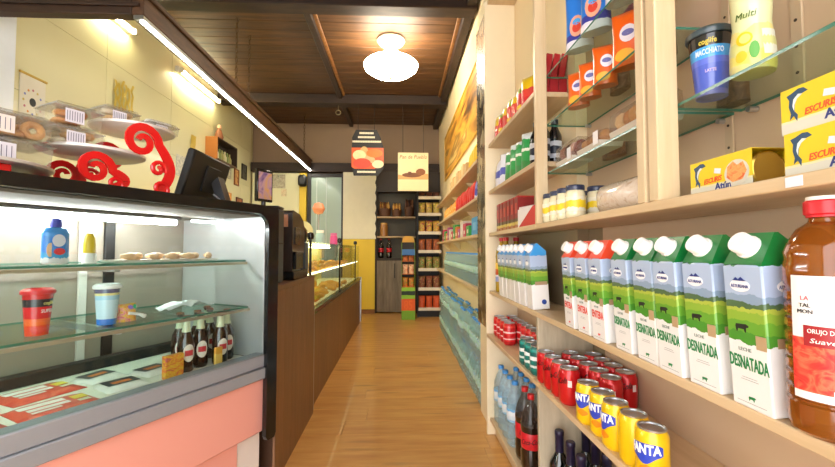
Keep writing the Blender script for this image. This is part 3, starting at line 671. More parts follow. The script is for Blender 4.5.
# ------------------------------------------------------------------ packs used on the upper shelves
def pouch(w, h, d, stand=True, seed=0, n=18, rows=11):
    """filled bag: local width along y, height z, depth x, front looks to -x"""
    q = random.Random(seed); mb = MB(); ph = q.random() * 6
    def fn(u, v):
        a = 2 * PI * u
        if stand: t = (1 - v ** 5) ** .8 * .96 + .04
        else: t = max(.04, math.sin(PI * v)) ** .6
        if v > .93: t = .04
        wd = w / 2 * (1 - .07 * math.sin(PI * v)) ; ca = math.cos(a); sa = math.sin(a)
        cx = math.copysign(abs(ca) ** .75, ca)
        wr = 1 + .07 * math.sin(7 * v + ph + 3 * a)
        return (d / 2 * t * sa * wr, wd * cx, h * v)
    mb.grid(fn, n, rows, wrap=True); k = len(mb.v)
    mb.f += [list(range(n))[::-1], [(rows - 1) * n + i for i in range(n)]]; mb.m += [0, 0]
    return mb
def bag(name, w, h, d, mat, loc, label, cat='bag', rz=0, stand=True, group=None, patchcol=None, seed=None):
    t = thing(name, label, cat, loc, rz, group)
    pouch(w, h, d, stand, seed if seed is not None else rnd.randrange(999)).build('pouch', mat, t, smooth=60)
    if patchcol:
        for i, (cy, cz, ww, hh, col) in enumerate(patchcol):
            mb = MB(); nn = 14
            def fx(y, z):
                v = min(.99, max(.01, z / h)); t_ = ((1 - v ** 5) ** .8 * .96 + .04) if stand else max(.04, math.sin(PI * v)) ** .6
                return -d / 2 * t_ * 1.08 * math.sqrt(max(0, 1 - min(1, abs(y) / (w / 2 * .95)) ** 2.67)) - .0012
            ring = [(cy + ww / 2 * math.cos(2 * PI * j / nn), cz + hh / 2 * math.sin(2 * PI * j / nn)) for j in range(nn)]
            mb.add([(fx(cy, cz), cy, cz)] + [(fx(y, z), y, z) for y, z in ring], [[0, 1 + j, 1 + (j + 1) % nn] for j in range(nn)])
            mb.build('printed_mark', pm(col, .4), t)
    return t
def pack(name, sx, sy, sz, mat, loc, label, cat='box', rz=0, group=None, marks=()):
    """carton: origin at the middle of its base; marks on its aisle face (-x) as (cy, cz, w, h, colour)"""
    t = thing(name, label, cat, loc, rz, group)
    MB().cb(-sx / 2, sx / 2, -sy / 2, sy / 2, 0, sz, .0015).build('box', mat, t)
    for (cy, cz, w, h, c) in marks: flat(rect(w, h), front(-sx / 2, cy, cz), 'printed_mark', pm(c, .45), t)
    return t
# tuna packs
M_tuna = bands('tuna_print', [(0, '#d8d4c6'), (.016, '#e9dfae'), (.019, '#e8c91c'), (.2, '#e8c91c')], wob=.012, wscale=9, rough=.35, coat=.3)
FISH = [(-.004, .022), (.006, .026), (.014, .025), (.02, .019), (.012, .017), (.004, .012), (0, .004), (-.001, -.006), (.004, -.013), (.003, -.022), (-.002, -.013), (-.008, -.018), (-.006, -.009), (-.009, .002), (-.008, .012), (-.012, .02)]
BELLY = [(.012, .0165), (.004, .0115), (0, .004), (-.001, -.005), (-.003, .002), (-.001, .012), (.006, .018)]
def tuna(label, loc, L, open_end=False, food=False):
    t = thing('tuna_multipack', label, 'box', loc, group='yellow tuna packs on the upper shelf')
    h, d = .066, .072
    def prt(x0, x1, y0, y1, z0, z1, nm): MB().b(x0, x1, y0, y1, z0, z1).build(nm, M_tuna, t, smooth=0)
    prt(0, .0012, 0, L, 0, h, 'front_panel'); prt(d - .0012, d, 0, L, 0, h, 'back_panel')
    prt(.0012, d - .0012, 0, L, 0, .0012, 'base_panel'); prt(.0012, d - .0012, 0, L, h - .0012, h, 'top_panel')
    n_ = 3; cl = (L - .012) / n_
    for i in range(n_):
        y = .006 + i * cl
        c = MB().lathe([(0, .001), (.027, .001), (.028, 0), (.031, .002), (.0312, cl - .004), (.028, cl - .002), (.027, cl - .003), (0, cl - .003)], 26, (d / 2, y, h / 2), axis='y')
        c.build('tin', pm('#c8a548', .25, .85, var=.05, name='gold_tin'), t)
    y0 = L - .021
    flat([(x * .95, y * .95) for x, y in FISH], front(0, y0, .037), 'fish_mark', pm('#2c4a6a', .4), t)
    flat([(x * .95, y * .95) for x, y in BELLY], front(-.0004, y0, .037), 'fish_belly', pm('#dbe4e4', .4), t)
    put('lettering', text_mesh('ESCURIS', .013, .042, mat=pm('#e2552a', .4), shear=.2, bold=.0003, fn=lambda x, y, z: front(0, y0 - .034, .026)(x, y + .06 * x, z)), t)
    put('lettering', text_mesh('Atún', .018, mat=M_navy, bold=.0004, fn=front(0, y0 - .058, .0125)), t)
    flat([(-.008, -.003), (.006, -.006), (.008, .003), (-.006, .006)], front(-.0006, y0 - .047, .041), 'price_sticker', pm('#e9e4ea', .5), t)
    if food:
        flat(ell(.05, .046), front(0, .03, .03), 'bowl_picture', pm('#d8d0c0', .5), t)
        flat([(-.02, -.008), (-.008, -.018), (.012, -.016), (.021, -.002), (.014, .014), (.002, .010), (-.006, .018), (-.018, .010)], front(-.0004, .03, .033), 'food_picture', patch('food_print', ['#d9803a', '#f0a860', '#e0642e'], 60), t)
    return t
tuna('yellow tuna pack with open end, alone at the left of the upper shelf', (.575, .625, Z_UP + .0003), .138, food=True)
tuna('lower of the two stacked yellow tuna packs', (.563, .385, Z_UP + .0003), .172)
tuna('upper of the two stacked yellow tuna packs', (.568, .375, Z_UP + .0668), .19)
t = tag(MB().cb(-.012, .012, 0, .0008, 0, .014, .0002).build('price_tag', pm('#e6e6ee', .5), None, (.5285, .512, Z_UP - .017), (0, 0, R(-90))), 'small white price tag on the edge of the upper shelf', 'tag')
# iced coffee cup, lemon bottle, fruit pot, brown bag on the near glass shelf
def make_cup(label, loc, cols, rz, lidc, words, h=.118, r0=.027, r1=.037, name='drink_cup'):
    t = thing(name, label, 'cup', loc, rz)
    MB().lathe([(0, .002), (r0 - .002, .002), (r0, 0), (r0, .004), (r1, h), (0, h)], 32).build('cup', bands('cup_' + label[:12], cols, rough=.25, coat=.5, wob=.003), t)
    MB().lathe([(0, h + .0003), (r1 + .004, h + .0003), (r1 + .0055, h + .004), (r1 + .0045, h + .011), (r1 - .003, h + .017), (r1 - .006, h + .013), (0, h + .012)], 32).build('lid', pm(lidc, .3, coat=.3), t)
    sl = (r1 - r0) / h
    for (s_, z, sz, col, a, fit) in words:
        rr = r0 + sl * z + .0008
        put('lettering', text_mesh(s_, sz, fit, mat=pm(col, .4), bold=.0003, fn=lambda x, y, z2, rr=rr, z=z, a=a: rounded(0, 0, rr + y * sl, z, R(a))(x, y, z2)), t)
    return t
make_cup('blue and black iced coffee cup with dark lid on the near glass shelf', (.625, .765, 1.3853), [(0, '#6f6fcf'), (.01, '#4c62c8'), (.06, '#5a6fd6'), (.072, '#3fa0e8'), (.094, '#14141a'), (.12, '#14141a')], 0, '#3c4b52',
         [('MACCHIATO', .083, .015, '#d8ecfa', -42, .048), ('coglife', .103, .015, '#d8c24a', -46, .03), ('LATTE', .046, .008, '#c9b8e8', -40, .018)])
t = thing('lemon_drink_bottle', 'cream and yellow lemon drink bottle on the near glass shelf', 'bottle', (.62, .665, 1.3853))
M_lem = bands('lemon_print', [(0, '#dcd58a'), (.01, '#e8dd6a'), (.03, '#d9d98c'), (.055, '#ede08a'), (.075, '#dfe3ae'), (.3, '#d6dba8')], wob=.05, wscale=18, rough=.3, coat=.4)
MB().lathe([(0, .003), (.026, .002), (.031, .004), (.033, .014), (.0325, .05), (.029, .075), (.0275, .09), (.029, .11), (.031, .15), (.028, .175), (.016, .195), (.014, .21), (0, .21)], 32).build('body', M_lem, t)
MB().lathe([(0, .2105), (.016, .2105), (.016, .226), (0, .227)], 20).build('cap', pm('#7fae3a', .4), t)
for (a, z, w, hh, c) in ((-62, .058, .024, .024, '#f0c21e'), (-60, .058, .016, .016, '#f4de7a'), (-38, .035, .014, .03, '#5aa53a'), (-70, .028, .018, .02, '#e8c23a')):
    g = MB().grid(lambda u, v: rounded(0, 0, .0334 - max(0, z - .05) * .16, z, R(a))(w / 2 * v * math.cos(2 * PI * u), hh / 2 * v * math.sin(2 * PI * u), .0004 + (.0004 if c == '#f4de7a' else 0)), 14, 3, wrap=True); g.build('fruit_print', pm(c, .4), t)
g = MB().grid(lambda u, v: rounded(0, 0, .0336 - .1 * .034 * v, .035, R(5))(-.012 + .028 * u, .045 * v - .01, 0), 6, 4); g.build('text_panel', pm('#e4e4d4', .4), t)
put('lettering', text_mesh('Multi', .016, .03, mat=pm('#55702a', .4), shear=.2, fn=lambda x, y, z: rounded(0, 0, .0292, .1, R(-60))(x, y, z + .0008)), t)
make_cup('pink strawberry dessert pot at the near end of the glass shelf', (.628, .47, 1.3853), [(0, '#efc9b0'), (.03, '#5a8a3a'), (.036, '#e06a6a'), (.08, '#efb0a0')], 0, '#e8e4dc', [], .075, .032, .04, 'dessert_pot')
bag('snack_bag', .07, .075, .04, patch('brown_snack', ['#3a2415', '#6a4426', '#8a6240'], 50), (.70, .80, 1.3853), 'brown crumpled snack bag in the far corner of the near glass shelf')
bag('snack_bag', .16, .06, .05, patch('orange_snack', ['#e0542a', '#f0a070', '#c84020'], 30), (.69, .66, 1.6553), 'orange snack bag lying on the top glass shelf of the near bay', stand=False)
# jars and bread bag on the wooden shelf of the second bay
def make_jar(label, loc, lidc='#2b3350'):
    t = thing('mayonnaise_jar', label, 'jar', loc, R(-20), 'mayonnaise jars on the upper shelf')
    MB().lathe([(0, .002), (.027, 0), (.031, .006), (.0315, .02), (.0315, .075), (.029, .088), (.027, .092), (0, .092)], 26).build('body', pm('#ece0ba', .2, coat=.8, name='mayonnaise'), t)
    MB().lathe([(0, .0923), (.0285, .0923), (.0295, .095), (.0295, .106), (.028, .109), (0, .109)], 26).build('lid', pm(lidc, .35, coat=.3), t)
    MB().lathe([(.0317, .024), (.0321, .025), (.0321, .07), (.0317, .071)], 26).build('label', bands('mayo_label', [(.024, '#e9e3cf'), (.034, '#f0cf2a'), (.058, '#e8e0c8'), (.072, '#e8e0c8')], wob=.03, wscale=28), t)
    return t
j0 = None
for i, y in enumerate((1.285, 1.352, 1.419, 1.486)):
    nm = ('mayonnaise jar with dark lid, nearest of the front row' if i == 0 else '%s mayonnaise jar of the front row, counted from the bread bag' % ORD[i])
    j0 = make_jar(nm, (.575, y, Z_UP + .0003)) if j0 is None else (clone(j0, None, (.572, y, Z_UP + .0003), R(rnd.uniform(-40, 10)), nm), j0)[1]
clone(j0, None, (.655, 1.30, Z_UP + .0003), label='mayonnaise jar standing alone behind the front row')
clone(j0, None, (.655, 1.42, Z_UP + .0003), label='mayonnaise jar behind the front row against the post')
M_bread = patch('bread_in_plastic', ['#c9ae94', '#e3d3c2', '#d9c0a8', '#f0e6de'], 26, rough=.25, coat=.6)
bg = bag('bread_bag', .25, .085, .09, M_bread, (.60, 1.045, Z_UP + .0003), 'clear plastic bag of pale bread rolls on the upper shelf', stand=False, seed=5)
MB().tube([(0, -.125, .045), (-.005, -.14, .06), (.004, -.15, .078), (-.004, -.152, .09)], [.012, .006, .01, .016], 8).build('knotted_end', M_bread, bg)
# pastry trays on the glass shelf of the second bay
M_film = clear('clear_film', '#f3efe8', 1.0, .08, 1.45, .06, '#ffffff')
def tray(label, loc, L, d, h, cols, n, lab=None):
    t = thing('pastry_tray', label, 'food pack', loc, group='packed pastries on the glass shelf')
    MB().prism([(-d / 2 * .85, 0), (d / 2 * .85, 0), (d / 2, .02), (-d / 2, .02)], -L / 2, L / 2, 'y').build('tray', pm('#d9cfc0', .35), t)
    for i in range(n):
        y = -L / 2 + (i + .5) * L / n
        MB().lathe([(0, -.9), (.55, -.7), (.95, -.1), (.8, .5), (.4, .85), (0, .95)], 10, m=0).build('pastry', pm(cols[i % len(cols)], .6, var=.2, scale=60), t, (rnd.uniform(-.004, .004), y, .012 + h * .42)).scale = (d * .38, L / n * .47, h * .40)
    MB().prism([(-d / 2, .0205), (-d / 2 * .92, h * .85), (-d * .2, h), (d * .2, h), (d / 2 * .92, h * .85), (d / 2, .0205)], -L / 2 + .001, L / 2 - .001, 'y').build('film', M_film, t)
    if lab: flat(rect(.03, .04), front(-d / 2 - .001, -L / 2 + .02, .03), 'label', pm(lab, .5), t)
    return t
GZ = 1.3853
tray('clear pack of iced rolls with white label at the far glass shelf end', (.625, 1.40, GZ), .14, .08, .085, ['#8a4a38', '#d8b0a0', '#5a3a30'], 4, '#f0eef4')
tray('flat pack of brown biscuits in the middle of the glass shelf', (.622, 1.215, GZ), .15, .075, .055, ['#c08a50', '#b07840'], 5, '#f4f0f0')
tray('clear pack of golden pastries nearest the post on the glass shelf', (.625, .99, GZ), .19, .08, .08, ['#d09a5c', '#b87c42', '#dcb684'], 6, '#f4f0f0')
bag('sausage_bag', .12, .09, .045, patch('brown_rolls', ['#7a4020', '#a05c34', '#5e2e18'], 22), (.70, 1.27, GZ), 'twisted bag of brown rolls behind the biscuit pack', seed=8)
M_org = pm('#f0661a', .3, var=.12, scale=30, coat=.4, name='orange_film')
for i, (y, h, w, nm) in enumerate(((1.345, .125, .075, 'farthest'), (1.262, .12, .07, 'second farthest'), (1.165, .125, .07, 'middle'), (1.04, .155, .085, 'tall second nearest'), (.93, .14, .075, 'nearest the post'))):
    bag('biscuit_bag', w, h, .045, M_org, (.62, y, 1.5753), '%s orange biscuit bag on the middle glass shelf' % nm, group='orange biscuit bags', rz=R(42 + 8 * (i % 3)),
        patchcol=[(-.006, h * .55, w * .5, h * .32, '#e9e4ee'), (-.006, h * .56, w * .36, h * .12, '#6d6fb0'), (.004, h * .18, w * .6, h * .22, '#f0b43a')])
bag('brown_pack', .09, .1, .04, patch('brown_choc', ['#5e3a26', '#8a6246', '#a88468'], 40), (.685, 1.2, 1.5753), 'brown biscuit pack behind the orange bags')
bag('brown_pack', .1, .11, .04, patch('brown_choc2', ['#7a5238', '#a07a5a', '#4e3020'], 35), (.685, 1.0, 1.5753), 'brown wrapped pack behind the tall orange bag')
M_bl = bands('blue_film', [(0, '#e8e4f0'), (.025, '#3a3c9c'), (.05, '#2f7fe0'), (.3, '#3d92ea')], wob=.04, wscale=14, rough=.3, coat=.4)
for i, (y, nm) in enumerate(((1.33, 'farthest'), (1.215, 'middle'), (1.06, 'nearest'))):
    bag('crisps_bag', .095, .21, .05, M_bl, (.62, y, 1.7703), '%s blue crisps bag on the top glass shelf' % nm, group='blue crisps bags', rz=R(45),
        patchcol=[(0, .075, .05, .075, '#e8a88c'), (0, .07, .03, .035, '#d8402c'), (0, .09, .028, .022, '#4aa0e0')])
bag('purple_pack', .16, .05, .06, patch('purple_film', ['#7a4a8a', '#c86a7a', '#5a5aa0'], 22), (.705, 1.12, 1.7703), 'purple sweet pack lying behind the blue crisps', stand=False)
# second unit: red packs, crisps, green bags, dark bottles, red boxes
for i in range(3):
    o = pack('red_pack', .026, .09, .185, pm('#b5202a', .35, var=.15, coat=.3), (.59 + i * .032, 1.65, 1.7146), '%s of the three red slim packs leaning behind the post' % ('left', 'middle', 'right')[i], group='red slim packs')
    o.rotation_euler = (0, R(10), 0)
for i in range(3):
    pack('red_block', .034, .045, .062, pm('#9c1a24', .35, var=.15, coat=.3), (.58 + i * .036, 1.574, 1.7123), '%s of the three small red packets in front of the leaning packs' % ('left', 'middle', 'right')[i], group='small red packets')
M_chip = [bands('crisp_a', [(0, '#d8202a'), (.06, '#e03a30'), (.09, '#f0c81e'), (.2, '#f2d02a')], wob=.06, wscale=16, rough=.3, coat=.5), bands('crisp_b', [(0, '#e0281e'), (.03, '#f0c81e'), (.05, '#d8202a'), (.11, '#8fae2a'), (.2, '#f2d02a')], wob=.06, wscale=18, rough=.3, coat=.5)]
for i in range(7):
    bag('crisps_bag', .08, .155 - .008 * (i % 3), .055, M_chip[i % 2], (.585, 1.765 + i * .088, 1.7123), '%s red and yellow crisps bag on the top wooden shelf, counted from the post' % ORD[i], group='red and yellow crisps', rz=R(rnd.uniform(15, 35)))
Zs = 1.4323
def dark_bottle(label, loc):
    t = thing('sauce_bottle', label, 'bottle', loc, group='dark bottles beside the post')
    MB().lathe([(0, .002), (.026, 0), (.029, .006), (.029, .12), (.027, .13), (.014, .16), (.013, .175), (0, .175)], 20).build('body', pm('#14161c', .15, coat=.8), t)
    MB().lathe([(0, .1753), (.015, .1753), (.015, .195), (0, .196)], 16).build('cap', pm('#20242e', .4), t)
    MB().lathe([(.0292, .03), (.0296, .031), (.0296, .1), (.0292, .101)], 20).build('label', bands('dark_label', [(.03, '#c8ccd6'), (.05, '#1b2030'), (.08, '#d0d2d8'), (.1, '#d0d2d8')], wob=.02), t)
    return t
d0 = dark_bottle('dark bottle nearest the post on the second wooden shelf', (.585, 1.605, Zs)); clone(d0, None, (.585, 1.675, Zs), label='dark bottle next to the green bags'); clone(d0, None, (.65, 1.64, Zs), label='dark bottle standing behind the other two')
M_grn = bands('green_film', [(0, '#2a8a3e'), (.05, '#1e9a48'), (.09, '#e8efe0'), (.105, '#2aa050'), (.15, '#dfe8ea'), (.2, '#cfd8e0')], wob=.05, wscale=16, rough=.3, coat=.4)
for i in range(5):
    bag('pasta_bag', .085, .18 - .012 * (i % 2), .05, M_grn if i < 4 else bands('white_blue_film', [(0, '#e8e6f2'), (.06, '#5a62b8'), (.1, '#eceaf4'), (.2, '#eceaf4')], wob=.03), (.585, 1.77 + i * .098, Zs), ('%s green bag on the second wooden shelf, counted from the dark bottles' % ORD[i]) if i < 4 else 'white and violet bag past the green bags', group='green bags', rz=R(rnd.uniform(20, 35)))
bag('flour_bag', .09, .17, .055, MATS['white_blue_film'], (.585, 2.29, Zs), 'white and violet bag against the pillar end')
M_rbx = bands('red_box_print', [(0, '#b06a3a'), (.02, '#d8c060'), (.035, '#5a4a2a'), (.05, '#8a1e1e'), (.15, '#b5322a'), (.2, '#b5322a')], wob=.02, wscale=40, rough=.4)
for i in range(6):
    pack('biscuit_box', .08, .062, .158, M_rbx, (.60, 1.905 + i * .072, Z_UP + .0003), '%s dark red upright box from the red and white display box' % ORD[i], group='dark red boxes', rz=R(rnd.uniform(-3, 3)), marks=((0, .1, .03, .05, '#c8473a'),))
t = thing('display_box', 'red and white display box at the near end of the dark red boxes', 'box', (.605, 1.74, Z_UP + .0003))
MB().cb(-.05, .05, -.125, .115, 0, .085, .002).build('box', pm('#d3202b', .4), t)
MB().prism([(.115, .0), (.115, .0855), (-.10, .0855)], -.0512, -.0506, 'x').build('white_wedge', pm('#f2ecea', .4), t)
MB().prism([(-.125, .086), (.115, .086), (.115, .098)], -.045, .045, 'x').build('lid', pm('#e9dedc', .4), t)
put('lettering', text_mesh('CHOCO', .03, .1, mat=pm('#e8a090', .4), fn=front(-.0505, -.03, .022)), t) if 0 else None

# ------------------------------------------------------------------ far wall shelves beyond the pillar
wd = thing('wall_shelving', 'far cream wall shelves with packets beyond the patterned pillar', 'shelving', (.53, 2.72, 0))
for z in (1.712, 1.45, 1.19, .815): inn(MB().cb(.53, .699, 2.717, 5.75, z - .022, z, .002), 'shelf', M_maple, wd)
for y in (3.6, 4.6, 5.6):
    for z in (1.712, 1.45, 1.19, .815): inn(MB().prism([(.698, z - .0225), (.698, z - .12), (.60, z - .0225)], y, y + .015, 'y'), 'bracket', pm('#e6d3a8', .5), wd)
def lineup(kind, y0, n, dy, z, make):
    for i in range(n): make(i, y0 + i * dy, z + .0003)
bagd = lambda nm, mat, w, h, lab: (lambda i, y, z: bag(nm, w, h * (1 - .06 * (i % 3)), .06, mat, (.6, y, z), lab % ORD[i], group=nm + ' on the far shelves', rz=R(rnd.uniform(-8, 8)), seed=i % 3))
lineup('y', 2.79, 6, .1, 1.712, bagd('yellow_bag', bands('yellow_film', [(0, '#e0a818'), (.05, '#f0c820'), (.3, '#f4d23a')], wob=.05), .09, .2, '%s yellow bag on the top far shelf, counted from the pillar'))
lineup('b', 3.45, 7, .16, 1.712, lambda i, y, z: pack('beige_box', .09, .13, .12 + .02 * (i % 2), pm(['#c9a878', '#e0c08a', '#d8b078'][i % 3], .6), (.61, y, z), '%s tan box on the top far shelf, counted from the yellow bags' % ORD[i], group='tan boxes on the far shelves'))
lineup('bl', 2.79, 4, .085, 1.45, lambda i, y, z: bag('detergent_bag', .07, .17, .05, bands('violet_film', [(0, '#dfe0f4'), (.05, '#4a4fc0'), (.1, '#8a90e0'), (.3, '#eeeefa')], wob=.05), (.6, y, z), '%s blue and white bag on the second far shelf, counted from the pillar' % ORD[i], group='blue and white bags'))
lineup('r', 3.16, 10, .1, 1.45, bagd('red_bag', bands('red_film', [(0, '#c01820'), (.05, '#d8241e'), (.14, '#e8402c'), (.3, '#d8241e')], wob=.06), .09, .18, '%s red bag on the second far shelf, counted from the blue bags'))
lineup('o', 4.22, 8, .13, 1.45, bagd('orange_bag', patch('orange_mix', ['#e07820', '#f0b040', '#f4e0c0'], 18), .11, .16, '%s orange bag on the second far shelf, past the red bags'))
pack('blue_box', .09, .24, .14, pm('#3f9fdc', .4), (.61, 3.02, 1.1903), 'light blue box on the third far shelf', marks=((0, .07, .12, .06, '#7fc4ec'),))
bag('tan_bag', .12, .1, .07, pm('#cdb79a', .5), (.6, 2.82, 1.1903), 'tan paper bag beside the pillar on the third far shelf')
lineup('m', 3.3, 12, .17, 1.19, lambda i, y, z: pack('small_box', .08, .13, .09 + .03 * ((i * 7) % 3), pm(['#3aa04a', '#c83a5a', '#e0d8c8', '#b04a8a', '#d87a2a'][i % 5], .45), (.6, y, z), '%s small coloured box on the third far shelf, counted from the light blue box' % ORD[i], group='small coloured boxes', marks=((0, .045, .06, .03, '#f0e8d8'),)))
w2 = clone(wa, None, (.585, 2.775, .0003), 0); M_pet2 = clear('teal_pet', '#f6faf9', 1.5, .1, 1.4, .22, '#b4d6d8')
for c in w2.children:
    if c.name.startswith('body'): c.data = c.data.copy(); c.data.materials[0] = M_pet2
    if c.name.startswith('label'): c.data = c.data.copy(); c.data.materials[0] = patch('pale_label', ['#4f9cb8', '#d8e8e8', '#7fbf9a', '#cfe6ea', '#3a88b0'], 30, .3)
nm = 'water bottle in the long double stack on the floor by the far wall'; w2['label'] = nm; w2['group'] = 'stacked water bottles by the far wall'
used = False
for pk in range(11):
    dx = rnd.uniform(-.014, .006); kz = rnd.uniform(.84, .9)
    for lay in range(2):
        for x_ in (.588, .664):
            for i in range(3):
                loc = (x_ + dx * (1 if lay else .4), 2.775 + pk * .27 + i * .08 + rnd.uniform(-.002, .002), .0003 + lay * (kz * .3185))
                nm = '%s water bottle, %s layer, %s side, of the %s pack from the pillar' % (('near', 'middle', 'far')[i], ('lower', 'upper')[lay], 'aisle' if x_ < .6 else 'wall', ORD[pk]); c = clone(w2, None, loc, rnd.uniform(0, 6), nm) if used else w2; used = True; c['label'] = nm; c.location = loc; c.scale = (.88, .88, kz)
nm = 'small water bottle with blue cap in the long row on the low far shelf'
for i in range(30):
    nm = '%s small blue-capped water bottle on the low far shelf, counted from the pillar' % ORD[i]; c = clone(w2, None, (.578, 2.77 + i * .074, .8153), rnd.uniform(0, 6), nm); c.scale = (.82, .82, .76); c['group'] = 'row of water bottles on the low far shelf'
# mural on the far right wall
t = thing('wall_mural', 'long golden countryside photograph mounted on the far right wall', 'picture', (.70, 3.1, 2.15))
MB().b(-.012, -.0005, 0, 2.95, 0, .62).build('print', patch('mural_print', ['#3c2a14', '#6e4a1c', '#c88c30', '#e0a840', '#8a6228', '#e8c878'], 1.5, .45, .6, (1, .5, 3.2)), t)
MB().cb(-.02, -.0005, -.02, -.0005, -.02, .64, .002).cb(-.02, -.0005, 2.9505, 2.97, -.02, .64, .002).cb(-.02, -.0005, 0, 2.95, -.02, -.0005, .002).cb(-.02, -.0005, 0, 2.95, .6205, .64, .002).build('frame', pm('#d8a83a', .5), t)
# ================================================================== refrigerated display case on the left
OX, OY = -.6, 1.8; UA = math.atan2(-.893, -.449)
def cw(s, d, z): return (OX - .449 * s - .893 * d, OY - .893 * s + .449 * d, z)
CF = UA + PI            # rotation that turns a thing's -Y face to the case front
case = thing('display_case', 'pink fronted refrigerated display case with black frame and glass front', 'display case', (OX, OY, 0), UA)
M_pink = pm('#f0aa9c', .45, var=.02, scale=3, name='pink_laminate', coat=.2)
M_sill = pm('#9ba1aa', .45, .2, var=.05, name='grey_sill')
def cbx(s0, s1, d0, d1, z0, z1, c, name, mat): return MB().cb(s0, s1, -d1, -d0, z0, z1, c).build(name, mat, case)
cbx(-.04, 1.34, .012, .585, .285, .518, .003, 'upper_front_panel', M_pink)
cbx(.09, 1.34, .04, .585, .06, .284, .003, 'lower_front_panel', M_pink)
cbx(-.035, .089, .045, .585, 0, .284, .003, 'white_end_panel', pm('#e9e4e0', .4))
cbx(.09, 1.34, .08, .55, 0, .059, .003, 'plinth', M_blackmat)
cbx(-.02, 1.34, -.012, .06, .519, .568, .004, 'sill', M_sill); cbx(-.02, 1.34, -.004, .06, .569, .6235, .004, 'sill', M_sill)
cbx(-.02, 1.34, .061, .585, .56, .598, .002, 'deck', pm('#efeadc', .4, name='deck_steel'))
cbx(-.02, 1.34, .56, .585, .5985, 1.235, .002, 'back_panel', pm('#9b9082', .4, .1, var=.15, scale=2, name='case_back'))
cbx(.30, .34, .548, .5595, .5985, 1.235, .002, 'back_post', M_blackmat); cbx(.40, .43, .548, .5595, .5985, 1.235, .002, 'back_post', pm('#d4d0c8', .4))
cbx(.95, 1.0, .548, .5595, .5985, 1.235, .002, 'back_post', M_blackmat)
cbx(.01, 1.34, .50, .55, .60, .64, .003, 'vent_rail', M_blackmat)
cbx(-.0345, -.0205, .021, .585, .5985, 1.235, .002, 'end_wall', pm('#c7c8c8', .3, .3, name='case_end'))
cbx(1.3405, 1.36, .0, .585, .0, 1.235, .002, 'end_wall', M_pink)
cbx(-.0, 1.34, .004, .01, .624, 1.2375, .0005, 'front_glass', clear('case_glass', '#f2f7f6', .8))
# black frame with a rounded inner corner
fr = [(-.062, .27), (-.052, .252), (-.014, .252), (-.004, .27), (-.004, 1.165)]
fr += [(-.004 + .062 - .062 * math.cos(a), 1.175 + .062 * math.sin(a)) for a in [R(x) for x in range(0, 91, 15)]]
fr += [(1.36, 1.238), (1.36, 1.275), (-.042, 1.275)] + [(-.042 - .02 * math.sin(R(x)), 1.255 + .02 * math.cos(R(x))) for x in range(15, 91, 15)]
MB().prism(fr, .0, .022, 'y').build('black_frame', M_black, case, smooth=0)
cbx(-.07, 1.36, .0005, .58, 1.2385, 1.274, .003, 'top_slab', M_black)
M_cg = clear('case_shelf_glass', '#eef8f3', .45)
for z, d0, d1 in ((1.035, .13, .50), (.825, .11, .53)):
    g = cbx(-.018, 1.335, d0, d1, z - .008, z, .0005, 'glass_shelf', [M_cg, M_edge])
    for p in g.data.polygons:
        if abs(p.normal.z) < .5: p.material_index = 1
    cbx(-.018, 1.335, d0 - .012, d0 - .0005, z - .02, z - .009, .001, 'shelf_edge_strip', pm('#b7a890', .35, .4))
    for s in (.5, 1.1): cbx(s, s + .02, d0 + .02, .559, z - .03, z - .0085, .002, 'shelf_bracket', M_alu)
MB().tube([(.17, -.35, 1.2), (1.33, -.35, 1.2)], .012, 10).build('light_tube', lamp('case_tube', '#ffffff', 38), case)
cbx(.15, 1.335, .335, .365, 1.2125, 1.2275, .003, 'light_housing', pm('#4a4742', .7))
cbx(-.018, 1.335, .03, .559, 1.2285, 1.238, .001, 'top_lining', pm('#7d766b', .85))
cbx(-.01, .12, .30, .32, 1.205, 1.215, .002, 'side_light', lamp('case_tube2', '#f4f8ff', 10))
# ---------------- things inside the case
ZU, ZL, ZD = 1.0353, .8253, .5985
t = thing('detergent_bottle', 'flat blue bottle with dark blue cap on the upper shelf of the case', 'bottle', cw(.64, .25, ZU), CF)
MB().lathe([(0, .001), (.9, 0), (1, .05), (1, .85), (.8, .97), (.45, 1.0), (0, 1.0)], 24).build('body', bands('blue_bottle', [(0, '#e4e8ea'), (.16, '#3aa0d8'), (.3, '#2f86e0'), (.75, '#3a98ea'), (1.1, '#3a98ea')], wob=.2, wscale=4, rough=.25, coat=.5), t).scale = (.036, .02, .118)
MB().lathe([(0, .1182), (.014, .1182), (.015, .122), (.014, .146), (0, .148)], 16).build('cap', pm('#2233a8', .4), t)
flat(ell(.035, .04), near(0, -.0205, .075), 'round_label', pm('#dfe3f2', .4), t); flat(ell(.03, .022), near(.002, -.0208, .04), 'red_mark', pm('#d83a3a', .4), t); flat(ell(.02, .045), near(-.02, -.017, .045), 'face_print', pm('#efc9a4', .4), t)
t = thing('yellow_bottle', 'small yellow bottle with a white foot on the upper shelf of the case', 'bottle', cw(.545, .25, ZU), CF)
MB().lathe([(0, 0), (.02, 0), (.02, .03), (.017, .034), (.0, .034)], 16).build('foot', M_white, t)
MB().lathe([(.0, .0343), (.017, .0343), (.018, .06), (.015, .09), (.009, .102), (0, .104)], 16).build('body', pm('#e0c02a', .35), t)
def croissant(label, loc, rz, s=1, col='#c98a3a', grp='pastries', name='pastry'):
    mb = MB(); pts = []; rr = []
    for i in range(15):
        a = R(-75 + 150 * i / 14); pts.append((.045 * math.sin(a) * s, -.03 * math.cos(a) * s, .018 * s)); q = 1 - abs(i - 7) / 7.6
        rr.append(s * (.006 + .015 * q ** .8) * (1 + .12 * (i % 3 == 0)))
    mb.tube(pts, rr, 9)
    return tag(mb.build(name, pm(col, .5, var=.3, scale=50, coat=.2), None, loc, (0, 0, rz)), label, 'pastry', grp)
